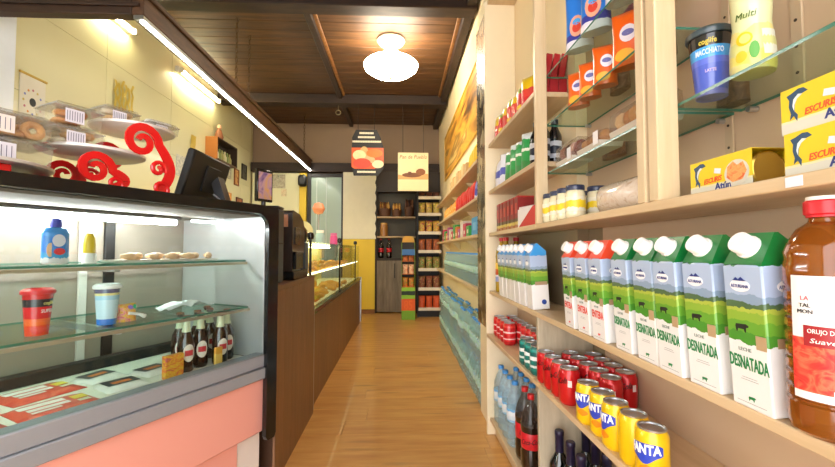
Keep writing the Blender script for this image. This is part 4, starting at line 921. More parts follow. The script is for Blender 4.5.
t = thing('pastry_tray', 'long silver tray of small pastries on the upper shelf of the case', 'tray', cw(.27, .27, ZU), CF)
MB().prism([(-.19, .0), (.19, 0), (.2, .008), (-.2, .008)], -.07, .07, 'y').build('tray', pm('#e3dcd2', .3, .4), t)
cr = None
for i in range(9):
    lab = '%s small pastry on the silver tray in the case, counted from the left' % ORD[i]
    p = cw(.43 - i * .04, .25 + .03 * (i % 2), ZU + .0085)
    if cr is None: cr = croissant(lab, p, CF + .4, .7, '#e0b98a', 'small pastries on the silver tray', 'small_pastry')
    else: clone(cr, None, p, CF + .5 * (i % 3), lab)
make_cup('red iced coffee cup on the lower shelf of the case', cw(.70, .2, ZL), [(0, '#e8462e'), (.03, '#f06a34'), (.05, '#d8202a'), (.085, '#2a2c34'), (.108, '#c8202a'), (.13, '#c8202a')], CF, '#d8262c',
         [('coglife', .096, .014, '#c8c070', 25, .032), ('SUPER', .072, .014, '#f4dcd8', 20, .034)], .122, .027, .036)
make_cup('pale blue iced coffee cup with white lid on the lower shelf of the case', cw(.512, .2, ZL), [(0, '#3a7fd8'), (.02, '#c8e6f4'), (.085, '#a8d4ec'), (.1, '#e8e0a0'), (.108, '#5a6080'), (.13, '#5a6080')], CF, '#f4fafa', [], .122, .027, .036)
t = bag('sweets_bag', .06, .062, .035, patch('sweets', ['#e85a6a', '#f0c83a', '#f4a0a8', '#e03a3a'], 40), cw(.447, .2, ZL), 'pink and yellow sweets bag beside the pale blue cup', rz=CF + PI / 2, patchcol=[(-.022, .05, .02, .016, '#2ac08a'), (-.004, .05, .018, .014, '#a080e0')])
MB().tube([(-.02, .005, .03), (-.022, -.03, .022), (-.022, -.05, .012)], [.006, .005, .008], 7).build('white_stick', M_white, t)
pg = MB()
pg.grid(lambda u, v: ((u - .5) * .22, (v - .5) * .1, .004 + .03 * abs(math.sin(u * 7 + v * 3)) * (1 - abs(2 * u - 1)) + .006 * math.sin(v * 9)), 14, 8)
tag(pg.build('paper_napkin', pm('#f0f0f2', .7), None, cw(.13, .33, ZL), (0, 0, CF), smooth=60), 'crumpled white paper on the right of the lower case shelf', 'paper')
M_deli = patch('deli_print', ['#d8301f', '#ec5a3c', '#e2452e', '#f07a58'], 12, .3, .5, coat=.4)
def deli(label, s, d, rz, z=ZD, mat=None, name='meat_pack', L=.2, Wd=.16, grp='flat packs on the case floor'):
    t = thing(name, label, 'food pack', cw(s, d, z + .0003), CF + rz, grp)
    mb = MB().grid(lambda u, v: ((u - .5) * L, (v - .5) * Wd, .012 * (1 - (2 * u - 1) ** 6) * (1 - (2 * v - 1) ** 6) + .0015), 12, 10); k = len(mb.v)
    mb.b(-L / 2, L / 2, -Wd / 2, Wd / 2, 0, .0014); mb.build('pack', mat or M_deli, t, smooth=60)
    return t
for i, (s, d, rz, z) in enumerate(((.618, .37, .05, ZD), (.66, .17, -.05, ZD), (.84, .38, .05, ZD), (.885, .18, .03, ZD))):
    t = deli('%s red meat pack lying on the case floor' % ('rear right', 'front right', 'rear left', 'front left')[i], s, d, rz, z)
    for (x, y, w, h, c) in ((-.025, .025, .11, .028, '#f8f0ea'), (-.02, -.012, .10, .022, '#f6ece6'), (-.035, -.04, .07, .014, '#f4e4dc'), (.062, .012, .036, .04, '#f2d24a'), (.06, -.03, .03, .022, '#e8e0c0')):
        MB().cb(x - w / 2, x + w / 2, y - h / 2, y + h / 2, .0139, .0146, .0002).build('print_patch', pm(c, .4), t)
for i, (s, d, rz) in enumerate(((.44, .37, .15), (.455, .20, -.1), (.30, .27, .1))):
    t = deli('%s white edged salmon pack on the case floor' % ('rear', 'front', 'right-hand')[i], s, d, rz, ZD, pm('#efe9e2', .3, coat=.4), 'salmon_pack', .13, .12)
    MB().cb(-.05, .05, -.02, .05, .0139, .0146, .0002).build('dark_window', pm('#4a4e50', .3), t); MB().cb(-.03, .03, -.005, .02, .0147, .0154, .0002).build('salmon_slice', pm('#f08a4a', .4, var=.2, scale=60), t)
t = thing('snack_box', 'small orange and yellow card box left of the beer bottles', 'box', cw(.318, .13, ZD + .0003), CF)
MB().cb(-.035, .035, -.012, .012, 0, .085, .001).build('box', patch('snackbox', ['#d8402a', '#f0c23a', '#e87a2e', '#c85a7a'], 30, stretch=(1, 1, 2)), t)
t = thing('snack_box', 'narrow yellow card box in front of the beer bottles', 'box', cw(.165, .075, ZD + .0003), CF)
MB().cb(-.016, .016, -.006, .006, 0, .085, .001).build('box', bands('ybox', [(0, '#d86a3a'), (.015, '#e8c060'), (.06, '#e0a23a'), (.1, '#e0a23a')], wob=.02), t)
def beer(label, loc, rz):
    t = thing('beer_bottle', label, 'bottle', loc, rz, 'beer bottles in the case')
    MB().lathe([(0, .003), (.026, 0), (.03, .006), (.0305, .015), (.0305, .115), (.028, .13), (.016, .155), (.0135, .17), (.0125, .205), (.014, .207), (.014, .213), (0, .213)], 22).build('body', pm('#2e1708', .08, var=.2, coat=1, name='brown_glass'), t)
    MB().lathe([(0, .2133), (.0145, .2133), (.0155, .211), (.0155, .2155), (.013, .22), (0, .221)], 18).build('crown_cap', pm('#b05a3a', .35, .5), t)
    MB().lathe([(.0168, .155), (.0142, .17), (.0132, .2), (.0136, .201)], 18).build('neck_label', pm('#dfe6c4', .45), t)
    g = MB().grid(lambda u, v: rounded(0, 0, .0309, .075, 0)(.022 * v * math.cos(2 * PI * u), .034 * v * math.sin(2 * PI * u), 0), 20, 3, wrap=True); g.build('oval_label', pm('#efe6d8', .45), t)
    g = MB().grid(lambda u, v: rounded(0, 0, .0309, .075, 0)(-.015 + .03 * u, -.011 + .022 * v, .0006), 6, 2); g.build('red_band', pm('#c8323a', .45), t)
    return t
b0 = None
for i, (s, d) in enumerate(((.245, .16), (.175, .17), (.112, .13), (.045, .17), (.205, .255), (.13, .25), (.06, .26), (.02, .33))):
    lab = '%s brown beer bottle of the %s row in the case, counted from the left' % (ORD[i % 4], 'front' if i < 4 else 'rear')
    b0 = beer(lab, cw(s, d, ZD + .0003), CF - .25) if b0 is None else (clone(b0, None, cw(s, d, ZD + .0003), CF + rnd.uniform(-.5, .1), lab), b0)[1]
# ---------------- red scroll cake stand with boxed pastries on the case
ZT = 1.2743
st = thing('cake_stand', 'tiered cake stand with white plates on red scroll supports', 'cake stand', cw(.5, .3, ZT), CF)
def stp(s, d): # case coordinates -> stand coordinates
    v = Vector(cw(s, d, 0)) - Vector(cw(.5, .3, 0)); c, sn = math.cos(-CF), math.sin(-CF); return v.x * c - v.y * sn, v.x * sn + v.y * c
M_plate = pm('#f2ece6', .3, var=.02, coat=.4, name='white_plate'); M_scr = pm('#e3181c', .25, var=.05, coat=.5, name='red_acrylic')
PL = ((.86, .30, .042, .215), (.515, .30, .142, .155), (.385, .30, .262, .14))
for s, d, z, r in PL:
    x, y = stp(s, d); MB().lathe([(0, 0), (r * .93, 0), (r * .99, .004), (r, .011), (r * .99, .013), (r * .95, .0065), (0, .006)], 40, (x, y, z)).build('plate', M_plate, st)
def scroll(s, d, z0, H_, W_, flip=1, name='scroll', back=False):
    """flat acrylic S-scroll standing across the case: spiral head, swept stem, small foot curl"""
    x, y = stp(s, d); mb = MB(); pts = []; wd = []
    n1 = 26
    for i in range(n1 + 1):                    # head spiral, from the inside out
        a = R(520) * (1 - i / n1); r_ = W_ * .30 * (1 - .78 * (1 - i / n1)); pts.append((-W_ * .12 + r_ * math.cos(a + R(0)), H_ - W_ * .30 + r_ * math.sin(a))); wd.append(W_ * .09 + W_ * .06 * i / n1)
    e = pts[-1]
    for i in range(1, 13):                     # stem sweeping down to the foot
        u = i / 12; pts.append((e[0] + W_ * .22 * math.sin(PI * u) , e[1] * (1 - u) + .012 * u)); wd.append(W_ * .15 + W_ * .03 * math.sin(PI * u))
    P = [Vector((p[0] * flip, p[1])) for p in pts]; L_, R_ = [], []
    for i, p in enumerate(P):
        t_ = (P[min(i + 1, len(P) - 1)] - P[max(i - 1, 0)]).normalized(); q = Vector((-t_.y, t_.x)); L_.append(p + q * wd[i] / 2); R_.append(p - q * wd[i] / 2)
    k = len(P); th = .008
    vs = [(x + q.x, y - th / 2, z0 + max(.0, q.y)) for q in L_ + R_] + [(x + q.x, y + th / 2, z0 + max(.0, q.y)) for q in L_ + R_]; fs = []
    for i in range(k - 1):
        fs += [[i, i + 1, k + i + 1, k + i], [2 * k + i, 3 * k + i, 3 * k + i + 1, 2 * k + i + 1], [i, 2 * k + i, 2 * k + i + 1, i + 1], [k + i, k + i + 1, 3 * k + i + 1, 3 * k + i]]
    fs += [[0, k, 3 * k, 2 * k], [k - 1, 3 * k - 1, 4 * k - 1, 2 * k - 1]]
    mb.add(vs, fs)
    if H_ > .2:                                # second, smaller curl hanging in the crook of the stem
        sp = []
        for i in range(19):
            a = R(470) * (1 - i / 18) - R(20); r_ = W_ * .15 * (.22 + .78 * i / 18); sp.append((x + (.175 * W_ + r_ * math.cos(a)) * flip, y, z0 + H_ - W_ * .74 + r_ * math.sin(a)))
        mb.tube(sp, W_ * .04, 8)
    c = (W_ * .16 * flip, W_ * .17); sp = []   # foot curl
    for i in range(17):
        a = R(420) * (1 - i / 16) + R(200); r_ = W_ * .2 * (.22 + .78 * i / 16); sp.append((x + c[0] + r_ * math.cos(a) * flip + W_ * .06 * flip, y, z0 + max(.006, c[1] - W_ * .02 + r_ * math.sin(a))))
    mb.tube(sp, W_ * .042, 8)
    return mb.build(name, M_scr, st)
scroll(.58, .12, 0, .118, .17, 1); scroll(.435, .12, 0, .25, .2, 1)
scroll(.545, .47, 0, .135, .16, -1); scroll(.40, .47, 0, .24, .19, -1)
x, y = stp(.60, .12); MB().cb(x - .07, x + .12, y - .004, y + .004, 0, .016, .002).build('foot_bar', M_scr, st)
x, y = stp(.86, .13); MB().cb(x - .05, x + .06, y - .01, y + .01, 0, .041, .003).build('plate_foot', M_scr, st); x, y = stp(.9, .42); MB().cb(x - .06, x + .06, y - .01, y + .01, 0, .041, .003).build('plate_foot', M_scr, st)
M_box = clear('clear_box', '#f8f8f6', 2.0, .06, 1.5, .07, '#ffffff')
def clambox(label, loc, w, d, h, fill, rz=0):
    t = thing('pastry_box', label, 'food pack', loc, CF + rz, 'clear pastry boxes on the cake stand')
    MB().add([(-w / 2, -d / 2, .001), (w / 2, -d / 2, .001), (w / 2, d / 2, .001), (-w / 2, d / 2, .001), (-w / 2 * 1.06, -d / 2 * 1.06, h), (w / 2 * 1.06, -d / 2 * 1.06, h), (w / 2 * 1.06, d / 2 * 1.06, h), (-w / 2 * 1.06, d / 2 * 1.06, h)],
             [[0, 3, 2, 1], [0, 1, 5, 4], [1, 2, 6, 5], [2, 3, 7, 6], [3, 0, 4, 7]]).build('box', M_box, t, smooth=0)
    MB().cb(-w / 2 * 1.12, w / 2 * 1.12, -d / 2 * 1.12, d / 2 * 1.12, h, h + .003, .001).build('rim', clear('clear_rim', '#e8e8e4', 1.3, .05, 1.5, .2, '#ffffff'), t)
    MB().add([(-w / 2 * 1.04, -d / 2 * 1.04, h + .0035), (w / 2 * 1.04, -d / 2 * 1.04, h + .0035), (w / 2 * 1.04, d / 2 * 1.04, h + .0035), (-w / 2 * 1.04, d / 2 * 1.04, h + .0035), (-w / 2 * .92, -d / 2 * .92, h + .014), (w / 2 * .92, -d / 2 * .92, h + .014), (w / 2 * .92, d / 2 * .92, h + .014), (-w / 2 * .92, d / 2 * .92, h + .014)],
             [[4, 5, 6, 7], [0, 1, 5, 4], [1, 2, 6, 5], [2, 3, 7, 6], [3, 0, 4, 7]]).build('lid', M_box, t, smooth=0)
    if fill == 'rings':
        k = 0
        for iy in range(2):
            for ix in range(4):
                R0, r0 = .02, .0105; cx = -w / 2 + w * (ix + .5) / 4; cy = -d / 2 + d * (iy + .5) / 2
                pts = [(R0 * math.cos(2 * PI * j / 16), 0 if ix % 2 else R0 * math.sin(2 * PI * j / 16), R0 * math.sin(2 * PI * j / 16) if ix % 2 else 0) for j in range(16)]
                MB().tube(pts, r0, 9, closed=True).build('ring_doughnut', pm('#d9a25c', .55, var=.2, scale=60), t, (cx, cy, .034 if ix % 2 else .014), (0, 0, rnd.uniform(-.4, .4)))
    else:
        for i in range(16):
            cx = rnd.uniform(-w / 2 + .02, w / 2 - .02); cy = rnd.uniform(-d / 2 + .02, d / 2 - .02); z = .016 + .026 * (i % 2)
            MB().lathe([(0, -.9), (.7, -.7), (1, 0), (.75, .6), (0, .9)], 10).build('bun', pm(fill[i % len(fill)], .6, var=.25, scale=70), t, (cx, cy, z)).scale = (.021, .019, .014)
    flat(rect(w * .42, h * .8), near(-w * .12, -d / 2 * 1.07, h * .5), 'label', pm('#e6e4f0' if fill != 'rings' else '#efe6e0', .5), t)
    ln = MB()
    for i in range(7): f = near(-w * .12 - w * .17 + i * w * .055, -d / 2 * 1.07 - .0008, h * .5); ln.add([f(-.0009, -h * .28, 0), f(.0009, -h * .28, 0), f(.0009, h * .28, 0), f(-.0009, h * .28, 0)], [[0, 1, 2, 3]])
    ln.build('barcode_lines', pm('#5a5c78', .5), t, smooth=0)
    return t
P1, P2, P3 = ZT + .042 + .0065, ZT + .142 + .0065, ZT + .262 + .0065
clambox('lower clear box of dark chocolate cakes on the left plate', cw(.785, .27, P1), .2, .15, .072, ['#2a1a14', '#3e241c', '#5a1c22'])
clambox('upper clear box of ring doughnuts stacked on the left plate', cw(.79, .27, P1 + .088), .2, .15, .062, 'rings')
clambox('lower clear box of pale pastries on the middle plate', cw(.60, .27, P2), .125, .12, .05, ['#e0c088', '#f0e4c8', '#d8a860'])
clambox('upper clear box of golden pastries on the middle plate', cw(.605, .27, P2 + .066), .125, .12, .055, ['#d09048', '#e8c890', '#c8823c'])
clambox('left clear box of pastries on the top plate', cw(.46, .29, P3), .11, .11, .045, ['#d8b078', '#f0e0c8', '#c89858'])
clambox('low right clear box with a white label on the top plate', cw(.315, .27, P3), .11, .10, .032, ['#e8e0d4', '#f0ece6'])
# ---------------- till screen and small customer screen
t = thing('till_monitor', 'black till monitor seen from behind on a slanted stand', 'monitor', (-.885, 1.885, ZT), R(90))
MB().cb(-.09, .09, -.09, .05, 0, .012, .004).build('base', M_blackmat, t)
MB().prism([(-.075, .0125), (-.03, .0125), (.0, .12), (-.03, .15)], .02, .085, 'x').build('stand_neck', pm('#2c2d30', .35), t)
sc_ = MB().cb(-.175, .175, -.018, .018, -.105, .105, .007).build('screen_housing', M_blackmat, t, (0, .02, .135), (R(16), 0, 0))
MB().cb(-.16, .16, .0185, .0195, -.09, .09, .0003).build('screen', pm('#20242c', .1), sc_)
MB().cb(-.05, .08, -.026, -.0185, -.06, .06, .002).build('rear_cover', pm('#1b1c1f', .5), sc_)
MB().tube([(-.02, -.03, .06), (-.03, -.07, .03), (.02, -.085, .02), (.06, -.06, .02)], .004, 6).build('cable', pm('#8a8c90', .4), t)
c1 = thing('wooden_counter', 'brown wood fronted cash counter between the two display cases', 'counter', (-.573, 1.93, 0))
poly = [(-.573, 1.905), (-.573, 2.725), (-1.15, 2.725), (-1.15, 2.19)]
inn(MB().prism([(x - .012 if x > -.6 else x, y) for x, y in poly], 0, .885, 'z'), 'body', pm('#4a3020', .6), c1, 0)
inn(MB().prism(poly, .886, .91, 'z'), 'worktop', wood('counter_top', '#6b452b', '#8a5d3c', (9, 2, 9), .35), c1, 0)
M_brown = wood('brown_panel', '#6f4d33', '#8c6546', (9, 9, 1.2), .4, island=.07)
for i in range(6): inn(MB().cb(-.5845, -.573, 1.905 + i * .1367, 1.905 + (i + 1) * .1367 - .001, 0, .885, .0012), 'board', M_brown, c1)
t = thing('customer_screen', 'small upright customer screen on a pole above the cash counter', 'screen', (-.742, 2.2, .911), CF)
MB().lathe([(0, 0), (.06, 0), (.06, .008), (.012, .014), (.012, .45), (0, .45)], 16).build('pole', M_black, t)
sh = MB().cb(-.052, .052, -.012, .012, 0, .175, .003).build('screen_housing', M_black, t, (0, 0, .43), (0, 0, R(-4)))
MB().b(-.044, .044, -.0128, -.0122, .014, .16).build('picture', patch('screen_print', ['#6a4a8a', '#c8a0b8', '#e0b070', '#e0603a'], 9), sh)
# ---------------- coffee machine and boxes on the cash counter
t = thing('coffee_machine', 'dark brown and black coffee machine on the cash counter', 'coffee machine', (-.66, 2.42, .9103))
MB().cb(-.07, .07, -.16, .16, 0, .05, .005).build('drip_tray', M_black, t)
MB().prism([(-.14, .0505), (.05, .0505), (.05, .12), (.14, .16), (.15, .29), (.11, .35), (.02, .385), (-.12, .395), (-.14, .38)], -.06, .055, 'x').build('housing', pm('#2a1a12', .35, coat=.4), t, smooth=0)
MB().cb(.0555, .062, -.1, .0, .2, .3, .002).build('control_panel', M_black, t)
MB().prism([(-.155, .30), (-.142, .30), (-.142, .37), (-.155, .365)], -.03, .03, 'x').build('copper_plate', pm('#d09a7c', .35), t)
MB().cb(.056, .075, -.13, .03, .06, .16, .003).build('spout_block', M_black, t)
t = thing('grey_canister', 'tall blue-grey canister between the case frame and the coffee machine', 'canister', (-.655, 2.10, .9103))
MB().cb(-.04, .04, -.05, .05, 0, .38, .008).build('body', pm('#3c4654', .35, .3), t); MB().cb(-.041, .041, -.051, .051, .381, .395, .006).build('lid', M_black, t)
MB().cb(-.0415, .0415, -.0515, .0515, .2, .206, .001).build('joint', M_blackmat, t)
t = thing('bean_grinder', 'dark grinder with rounded hopper at the far end of the cash counter', 'grinder', (-.66, 2.655, .9103))
MB().cb(-.05, .05, -.05, .05, 0, .22, .008).build('body', pm('#46586a', .35, .2), t); MB().lathe([(0, .2205), (.045, .2205), (.052, .26), (.05, .3), (.03, .325), (0, .33)], 18).build('hopper', M_black, t)

# ================================================================== long lit pastry counter
XA, YA0, YA1 = -.60, 2.745, 6.12
c2 = thing('pastry_counter', 'long glass pastry counter with brown boards and lit shelves', 'display case', (XA, YA0, 0))
inn(MB().b(-1.2, XA - .014, YA0 + .001, YA1, 0, .632), 'body', pm('#4a3020', .6), c2)
nb = 11; L_ = (YA1 - YA0 - .04) / nb
for i in range(nb): inn(MB().cb(XA - .0135, XA, YA0 + .04 + i * L_, YA0 + .04 + (i + 1) * L_ - .0012, .0, .632, .0012), 'board', M_brown, c2)
for y in (YA0 + .0, YA1 - .03): inn(MB().cb(XA - .03 if y > 3 else XA - .0135, XA + .018, y, y + .0385, 0, .672, .004), 'corner_post', M_alu, c2)
inn(MB().cb(XA - .04, XA + .012, YA0 + .04, YA1 - .031, .6335, .668, .004), 'black_rail', M_black, c2)
inn(MB().cb(-1.2, XA - .042, YA0 + .001, YA1, .633, .66, .002), 'deck', pm('#efe6c8', .4), c2)
inn(MB().b(-1.2, -1.185, YA0 + .001, YA1, .661, 1.13), 'back_panel', pm('#e8d9a0', .4), c2)
inn(MB().b(-1.184, XA - .03, YA0 + .001, YA0 + .007, .661, 1.13), 'end_glass', M_glass, c2)
for a, b_ in ((YA0 + .01, 4.07), (4.11, 5.48), (5.53, YA1 - .01)): inn(MB().b(XA - .027, XA - .021, a, b_, .669, 1.13), 'front_glass', M_glass, c2)
inn(MB().b(-1.184, XA - .02, YA0 + .001, YA1, 1.131, 1.137), 'top_glass', M_glass, c2)
inn(MB().cb(-1.16, XA - .06, YA0 + .01, YA1 - .01, .90, .908, .001), 'glass_shelf', [M_gsh], c2)
inn(MB().cb(XA - .06, XA - .045, YA0 + .01, YA1 - .01, .898, .912, .001), 'shelf_light', lamp('shelf_strip', '#fff2c0', 3.2), c2)
inn(MB().cb(-1.1, -1.06, YA0 + .01, YA1 - .01, 1.105, 1.125, .003), 'light_tube', lamp('counter_tube', '#fff0b0', 9), c2)
for y in (YA0 + .02, 4.09, 5.505):
    inn(MB().tube([(XA - .012, y, .669), (XA - .012, y, 1.15)], .009, 8), 'glass_post', M_black, c2)
    inn(MB().lathe([(0, 1.15), (.02, 1.155), (.026, 1.175), (.02, 1.197), (0, 1.203)], 14, (XA - .012, y, 0)), 'post_knob', M_black, c2)
p0 = None
for lev, z in ((0, .6605), (1, .9085)):
    for i in range(22):
        y = 2.9 + (i // 2) * .21; x = XA - .12 - .15 * (i % 2)
        lab = '%s nearest golden pastry of the %s row on the long counter %s' % (ORD[i // 2], ('aisle', 'inner')[i % 2], 'deck' if lev == 0 else 'glass shelf')
        loc = (x, y, z + .001); rz = rnd.uniform(0, 6)
        if p0 is None: p0 = croissant(lab, loc, rz, 1.35, '#d9982f', 'pastries in the long counter')
        else: c = clone(p0, None, loc, rz, lab)
for i in range(5):
    o = MB().lathe([(0, 0), (.10, 0), (.115, .02), (.11, .06), (.08, .085), (0, .095)], 20).build('round_cake', pm(['#e8c050', '#d8a23a', '#f0dca0'][i % 3], .5, var=.15), None, (XA - .46, 2.95 + i * .42, .6612))
    tag(o, '%s round yellow cake from the near end of the long counter deck' % ORD[i], 'cake', 'round cakes')
# things on the long counter
t = thing('round_sign', 'round cream sign with red lettering standing on the long counter', 'sign', (-.86, 3.55, 1.1373))
MB().cb(-.05, .05, -.02, .02, 0, .01, .002).build('foot', M_white, t); MB().lathe([(0, 0), (.095, 0), (.095, .006), (0, .006)], 28, (0, 0, .105), axis='y').build('disc', pm('#efe0a8', .5), t)
put('lettering', text_mesh('Pan', .05, mat=pm('#c8643c', .5), shear=.2, fn=near(0, 0, .11)), t)
def pot(label, loc, col, lid, h=.14, r=.05, cat='jar', nm='sweet_jar'):
    t = thing(nm, label, cat, loc)
    MB().lathe([(0, 0), (r, 0), (r, h * .8), (r * .8, h), (0, h)], 18).build('body', pm(col, .3, coat=.4), t); MB().lathe([(0, h + .0003), (r * .85, h + .0003), (r * .85, h + .03), (0, h + .032)], 18).build('lid', pm(lid, .4), t)
pot('pale blue jar with white lid on the long counter', (-.88, 4.45, 1.1373), '#a9c8cc', '#f4f4f2', .13)
pot('bright pink jar on the long counter', (-.74, 4.5, 1.1373), '#e2559a', '#e87ab0', .10, .042)
t = thing('standing_globe', 'round salmon globe on a thin stand on the long counter', 'ornament', (-.96, 4.75, 1.1373))
MB().tube([(0, 0, 0), (0, 0, .36)], .008, 8).build('stem', M_alu, t); MB().lathe([(0, .36), (.05, .375), (.075, .43), (.05, .49), (0, .505)], 18).build('globe', pm('#e0906a', .4), t); MB().lathe([(0, 0), (.06, 0), (.05, .01), (0, .012)], 16).build('foot', M_alu, t)
t = thing('wall_speaker', 'black speaker fixed high beside the back doorway', 'speaker', (-1.69, 7.029, 2.18))
MB().cb(-.07, .07, -.12, -.001, 0, .2, .03).build('cabinet', M_blackmat, t); MB().lathe([(0, 0), (.05, 0), (.05, -.004), (0, -.004)], 18, (0, -.1205, .1), axis='y').build('cone', pm('#2a2a2a', .6), t)

# ================================================================== back of the shop
nc = thing('wall_cabinet', 'dark open shelf cabinet with a planked door at the back of the shop', 'cabinet', (-.04, 7.1, 0))
M_dk = pm('#2a1d14', .55, var=.2, name='dark_cabinet')
inn(MB().b(-.42, .68, 7.08, 7.115, 0, 2.43), 'back_board', pm('#4a4438', .6), nc)
inn(MB().cb(-.435, -.40, 6.9, 7.079, 0, 2.43, .003), 'side', M_dk, nc); inn(MB().cb(.27, .30, 6.9, 7.079, 0, 2.43, .003), 'side', M_dk, nc)
inn(MB().cb(-.399, .69, 6.88, 7.079, 2.08, 2.43, .004), 'top_box', M_dk, nc)
for z in (1.66, 1.32): inn(MB().cb(-.399, .269, 6.9, 7.079, z - .03, z, .003), 'shelf', pm('#b09468', .5), nc)
inn(MB().cb(-.399, .269, 6.9, 7.079, .90, .94, .003), 'shelf', M_dk, nc)
M_plk = wood('grey_plank', '#6a5c4c', '#8e7e6a', (9, 9, 1.2), .6, island=.1)
for i in range(4): inn(MB().cb(-.398 + i * .167, -.398 + (i + 1) * .167 - .002, 6.905, 6.93, .02, .898, .002), 'door_plank', M_plk, nc)
inn(MB().cb(-.10, -.085, 6.89, 6.904, .6, .85, .002), 'door_latch', M_blackmat, nc)
def basket(label, X, Z, w, h, cols):
    t = thing('basket', label, 'basket', (X, 6.98, Z + .0003)); MB().lathe([(0, 0), (w * .4, 0), (w / 2, h * .5), (w * .48, h * .52), (0, h * .3)], 16, sy=.7).build('basket', pm('#5a3418', .6, var=.3, scale=60), t)
    for i in range(5): MB().lathe([(0, -.9), (.8, -.5), (.9, .3), (.4, .9), (0, 1)], 9).build('loaf', pm(cols[i % len(cols)], .6, var=.2), t, ((i - 2) * w * .15, (-.02, .02)[i % 2], h * .62)).scale = (w * .11, .05, h * .3)
basket('left basket of brown loaves on the upper back shelf', -.27, 1.66, .22, .28, ['#a8702e', '#d0a050', '#6a3a1c']); basket('basket of golden loaves beside the left one on the upper back shelf', -.06, 1.66, .18, .26, ['#d8a850', '#b8803a'])
basket('right basket of dark loaves on the upper back shelf', .16, 1.66, .18, .34, ['#5a3420', '#7a4a2a', '#3a2014'])
pot('brown storage jar on the lower back shelf', (-.28, 6.98, 1.3203), '#a06a2e', '#c89a50', .2, .07, nm='storage_jar')
for i, X in enumerate((-.33, -.19)):
    c = clone(k0, None, (X, 6.985, .9403), 0, '%s cola bottle on the ledge at the back of the shop' % ('left', 'right')[i]); c.scale = (1, 1, 1.0); c['group'] = 'cola bottles at the back'
pot('amber jar hanging low beside the card display', (.12, 6.985, .9403), '#e0902a', '#c86a1c', .2, .06, nm='storage_jar')
# snack rack
ra = thing('snack_rack', 'black snack rack with white shelf edges in the far right corner', 'shelving', (.46, 6.5, 0))
inn(MB().b(.28, .66, 6.77, 6.8, 0, 2.05), 'back_panel', M_blackmat, ra); inn(MB().b(.28, .30, 6.45, 6.769, 0, 2.05), 'side', M_blackmat, ra)
RZ = (.14, .46, .77, 1.06, 1.36, 1.66, 1.93)
for z in RZ:
    inn(MB().b(.301, .66, 6.44, 6.769, z - .02, z), 'shelf', M_blackmat, ra); inn(MB().cb(.295, .665, 6.43, 6.4395, z - .03, z + .02, .002), 'shelf_edge', pm('#e6dcc8', .5), ra)
inn(MB().b(.301, .66, 6.5, 6.769, 0, .119), 'plinth', M_blackmat, ra)
cols = (['#c8481c', '#e0602a'], ['#c89a60', '#7a4a2a', '#a04a3a'], ['#c03a2a', '#5a8a3a', '#d0a060'], ['#c86a30', '#8a4a2a'], ['#d85a5a', '#d8c04a', '#a03a3a'], ['#3a7a3a', '#d8b84a', '#c8a070'], ['#7a3a2a', '#4a2a1c'])
for r_, z in enumerate(RZ[:-1] + (1.93,)):
    for i in range(3):
        if r_ == 6 and i != 2 and False: continue
        bag('snack_bag', .11, .2 if r_ < 6 else .1, .09, patch('rack_%d_%d' % (r_, i % 2), cols[r_] + cols[r_][:1], 14 + 3 * i), (.355 + i * .118, 6.53, z + .0003), '%s snack bag on the %s of the black snack rack' % (['left', 'middle', 'right'][i], ['lowest shelf', 'second lowest shelf', 'third lowest shelf', 'fourth lowest shelf', 'third shelf from top', 'second shelf from top', 'top shelf'][r_]), group='snack bags on the rack', rz=PI / 2, seed=i)
# card display
cd = thing('card_display', 'tall green and orange cardboard snack display beside the rack', 'display', (.13, 6.33, 0))
M_card = bands('card_print', [(0, '#7cb02a'), (.14, '#e8601c'), (.32, '#8cc032'), (.38, '#20301c'), (.44, '#8cc032'), (.52, '#8cc032')], rough=.5, wob=.03, wscale=9)
MB().cb(-.105, .105, -.09, .09, 0, .5, .002).build('base_box', M_card, cd)
put('lettering', text_mesh('85', .2, .13, mat=pm('#f06a1c', .5), bold=.004, fn=near(0, -.0905, .22)), cd)
MB().cb(-.105, -.099, -.09, .09, .501, 1.2, .001).cb(.099, .105, -.09, .09, .501, 1.2, .001).build('side', pm('#7a9a2a', .5), cd); MB().cb(-.098, .098, .082, .09, .501, 1.2, .001).build('back', pm('#3a2a1c', .5), cd)
for i, z in enumerate((.60, .80, 1.0)): MB().cb(-.098, .098, -.089, .081, z - .1, z - .094, .001).build('tray', pm('#c86a2a', .5), cd)
MB().prism([(-.1, 1.201), (.1, 1.201), (.085, 1.27), (.04, 1.3), (-.04, 1.3), (-.085, 1.27)], .0, .008, 'y').build('header', pm('#d8a23a', .5), cd)
MB().cb(-.1, .1, -.096, -.0905, 1.0, 1.09, .001).build('blue_band', pm('#3a6fb0', .5), cd)
for i, z in enumerate((.507, .707, .907)):
    for j in range(2):
        bag('snack_bag', .09, .15 if i < 2 else .085, .08, patch('disp_%d' % i, [['#4a8a2a', '#d87a2a', '#2a2a1a'], ['#c83a2a', '#e8c8a0', '#d8502a'], ['#a0442a', '#d87a3a', '#6a2a1a']][i], 16), (.082 + j * .096, 6.31, z), '%s snack bag on the %s tray of the cardboard display' % (('left', 'right')[j], ('bottom', 'middle', 'top')[i]), group='snack bags in the card display', rz=PI / 2, seed=j)
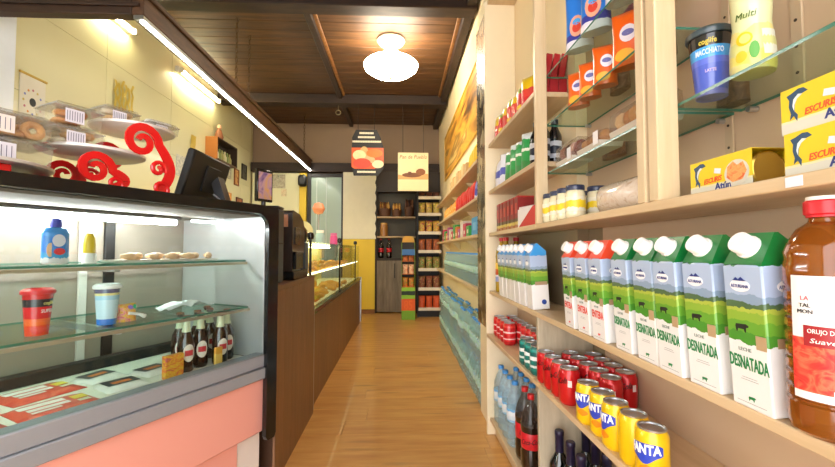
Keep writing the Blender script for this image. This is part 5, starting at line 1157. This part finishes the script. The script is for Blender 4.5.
# hanging signs
t = thing('hanging_sign', 'black hanging bakery sign with photograph of loaves', 'sign', (-.475, 5.81, 2.16))
pg_ = [(-.2, 0), (.15, 0), (.235, .12), (.235, .40), (.19, .56), (.13, .675), (-.17, .675), (-.225, .56), (-.235, .2)]
MB().prism(pg_, -.006, .006, 'y').build('board', M_blackmat, t, smooth=0)
MB().prism([(-.234, .13), (-.19, .10), (.1, .10), (.234, .16), (.234, .41), (-.232, .41)], -.0075, -.0065, 'y').build('photograph', pm('#d8581f', .4, var=.25, scale=9), t, smooth=0)
for (w, h, x, z, c) in ((.19, .15, -.12, .30, '#ecd9a8'), (.13, .2, -.05, .33, '#c9a66a'), (.24, .13, .1, .33, '#e87a22'), (.26, .15, -.08, .18, '#d8442a'), (.18, .11, .02, .235, '#e0b080'), (.17, .12, .15, .17, '#eadcb4'), (.08, .04, .14, .165, '#5a3a20')):
    flat(ell(w, h, 18, x, z), near(0, -.0078 - .0001 * int(w * 100), 0), 'loaf_picture', pm(c, .45, var=.2, scale=20), t, .0002)
for (z, w) in ((.625, .2), (.565, .24), (.50, .40), (.055, .26)):
    x = -w / 2 - .02; bars = MB()
    while x < w / 2 - .02:
        l = rnd.uniform(.015, .03); bars.b(x, x + l, -.0085, -.0066, z - .014, z + .014); x += l + .002
    bars.build('lettering', pm('#e8e0c8', .5), t, smooth=0)
MB().tube([(-.14, 0, .675), (-.14, 0, CZ - .14 - 2.16)], .004, 6).tube([(.1, 0, .675), (.1, 0, CZ - .14 - 2.16)], .004, 6).build('wire', M_blackmat, t)
t = thing('hanging_sign', 'cream hanging bread poster with a loaf picture', 'sign', (.19, 5.81, 1.94))
MB().cb(-.222, .222, -.005, .005, 0, .565, .002).build('board', pm('#f4e0b0', .5), t)
MB().prism([(-.22, .17), (.22, .17), (.22, .25), (.1, .27), (-.1, .22), (-.22, .24)], -.0062, -.0052, 'y').build('table_picture', pm('#e0a868', .5), t, smooth=0)
flat([(-.02 + .09 * math.cos(a) * 1.6, .235 + .035 * math.sin(a)) for a in [i * PI / 8 for i in range(16)]], near(0, -.0064, 0), 'board_picture', pm('#7a4a24', .5), t)
flat(ell(.14, .10, 18, .11, .28), near(0, -.0068, 0), 'loaf_picture', pm('#8a5228', .5, var=.3, scale=30), t); flat(ell(.06, .05, 14, -.05, .26), near(0, -.0068, 0), 'roll_picture', pm('#6a3a1c', .5), t)
put('lettering', text_mesh('Pan de Pueblo', .08, .4, mat=pm('#8a6a30', .5), shear=.2, fn=near(0, -.0055, .50)), t)
MB().tube([(-.15, 0, .565), (-.15, 0, CZ - .14 - 1.94)], .004, 6).tube([(.15, 0, .565), (.15, 0, CZ - .14 - 1.94)], .004, 6).build('wire', M_blackmat, t)
t = thing('ceiling_hook', 'small iron ring hanging from the far ceiling beam', 'hook', (-.905, 5.81, CZ - .14))
MB().tube([(0, 0, 0), (0, 0, -.07)], .005, 6).tube([(.035 * math.cos(i * PI / 7), 0, -.105 + .035 * math.sin(i * PI / 7)) for i in range(14)], .006, 6, closed=True).build('ring', pm('#8a7a5a', .4, .6), t)
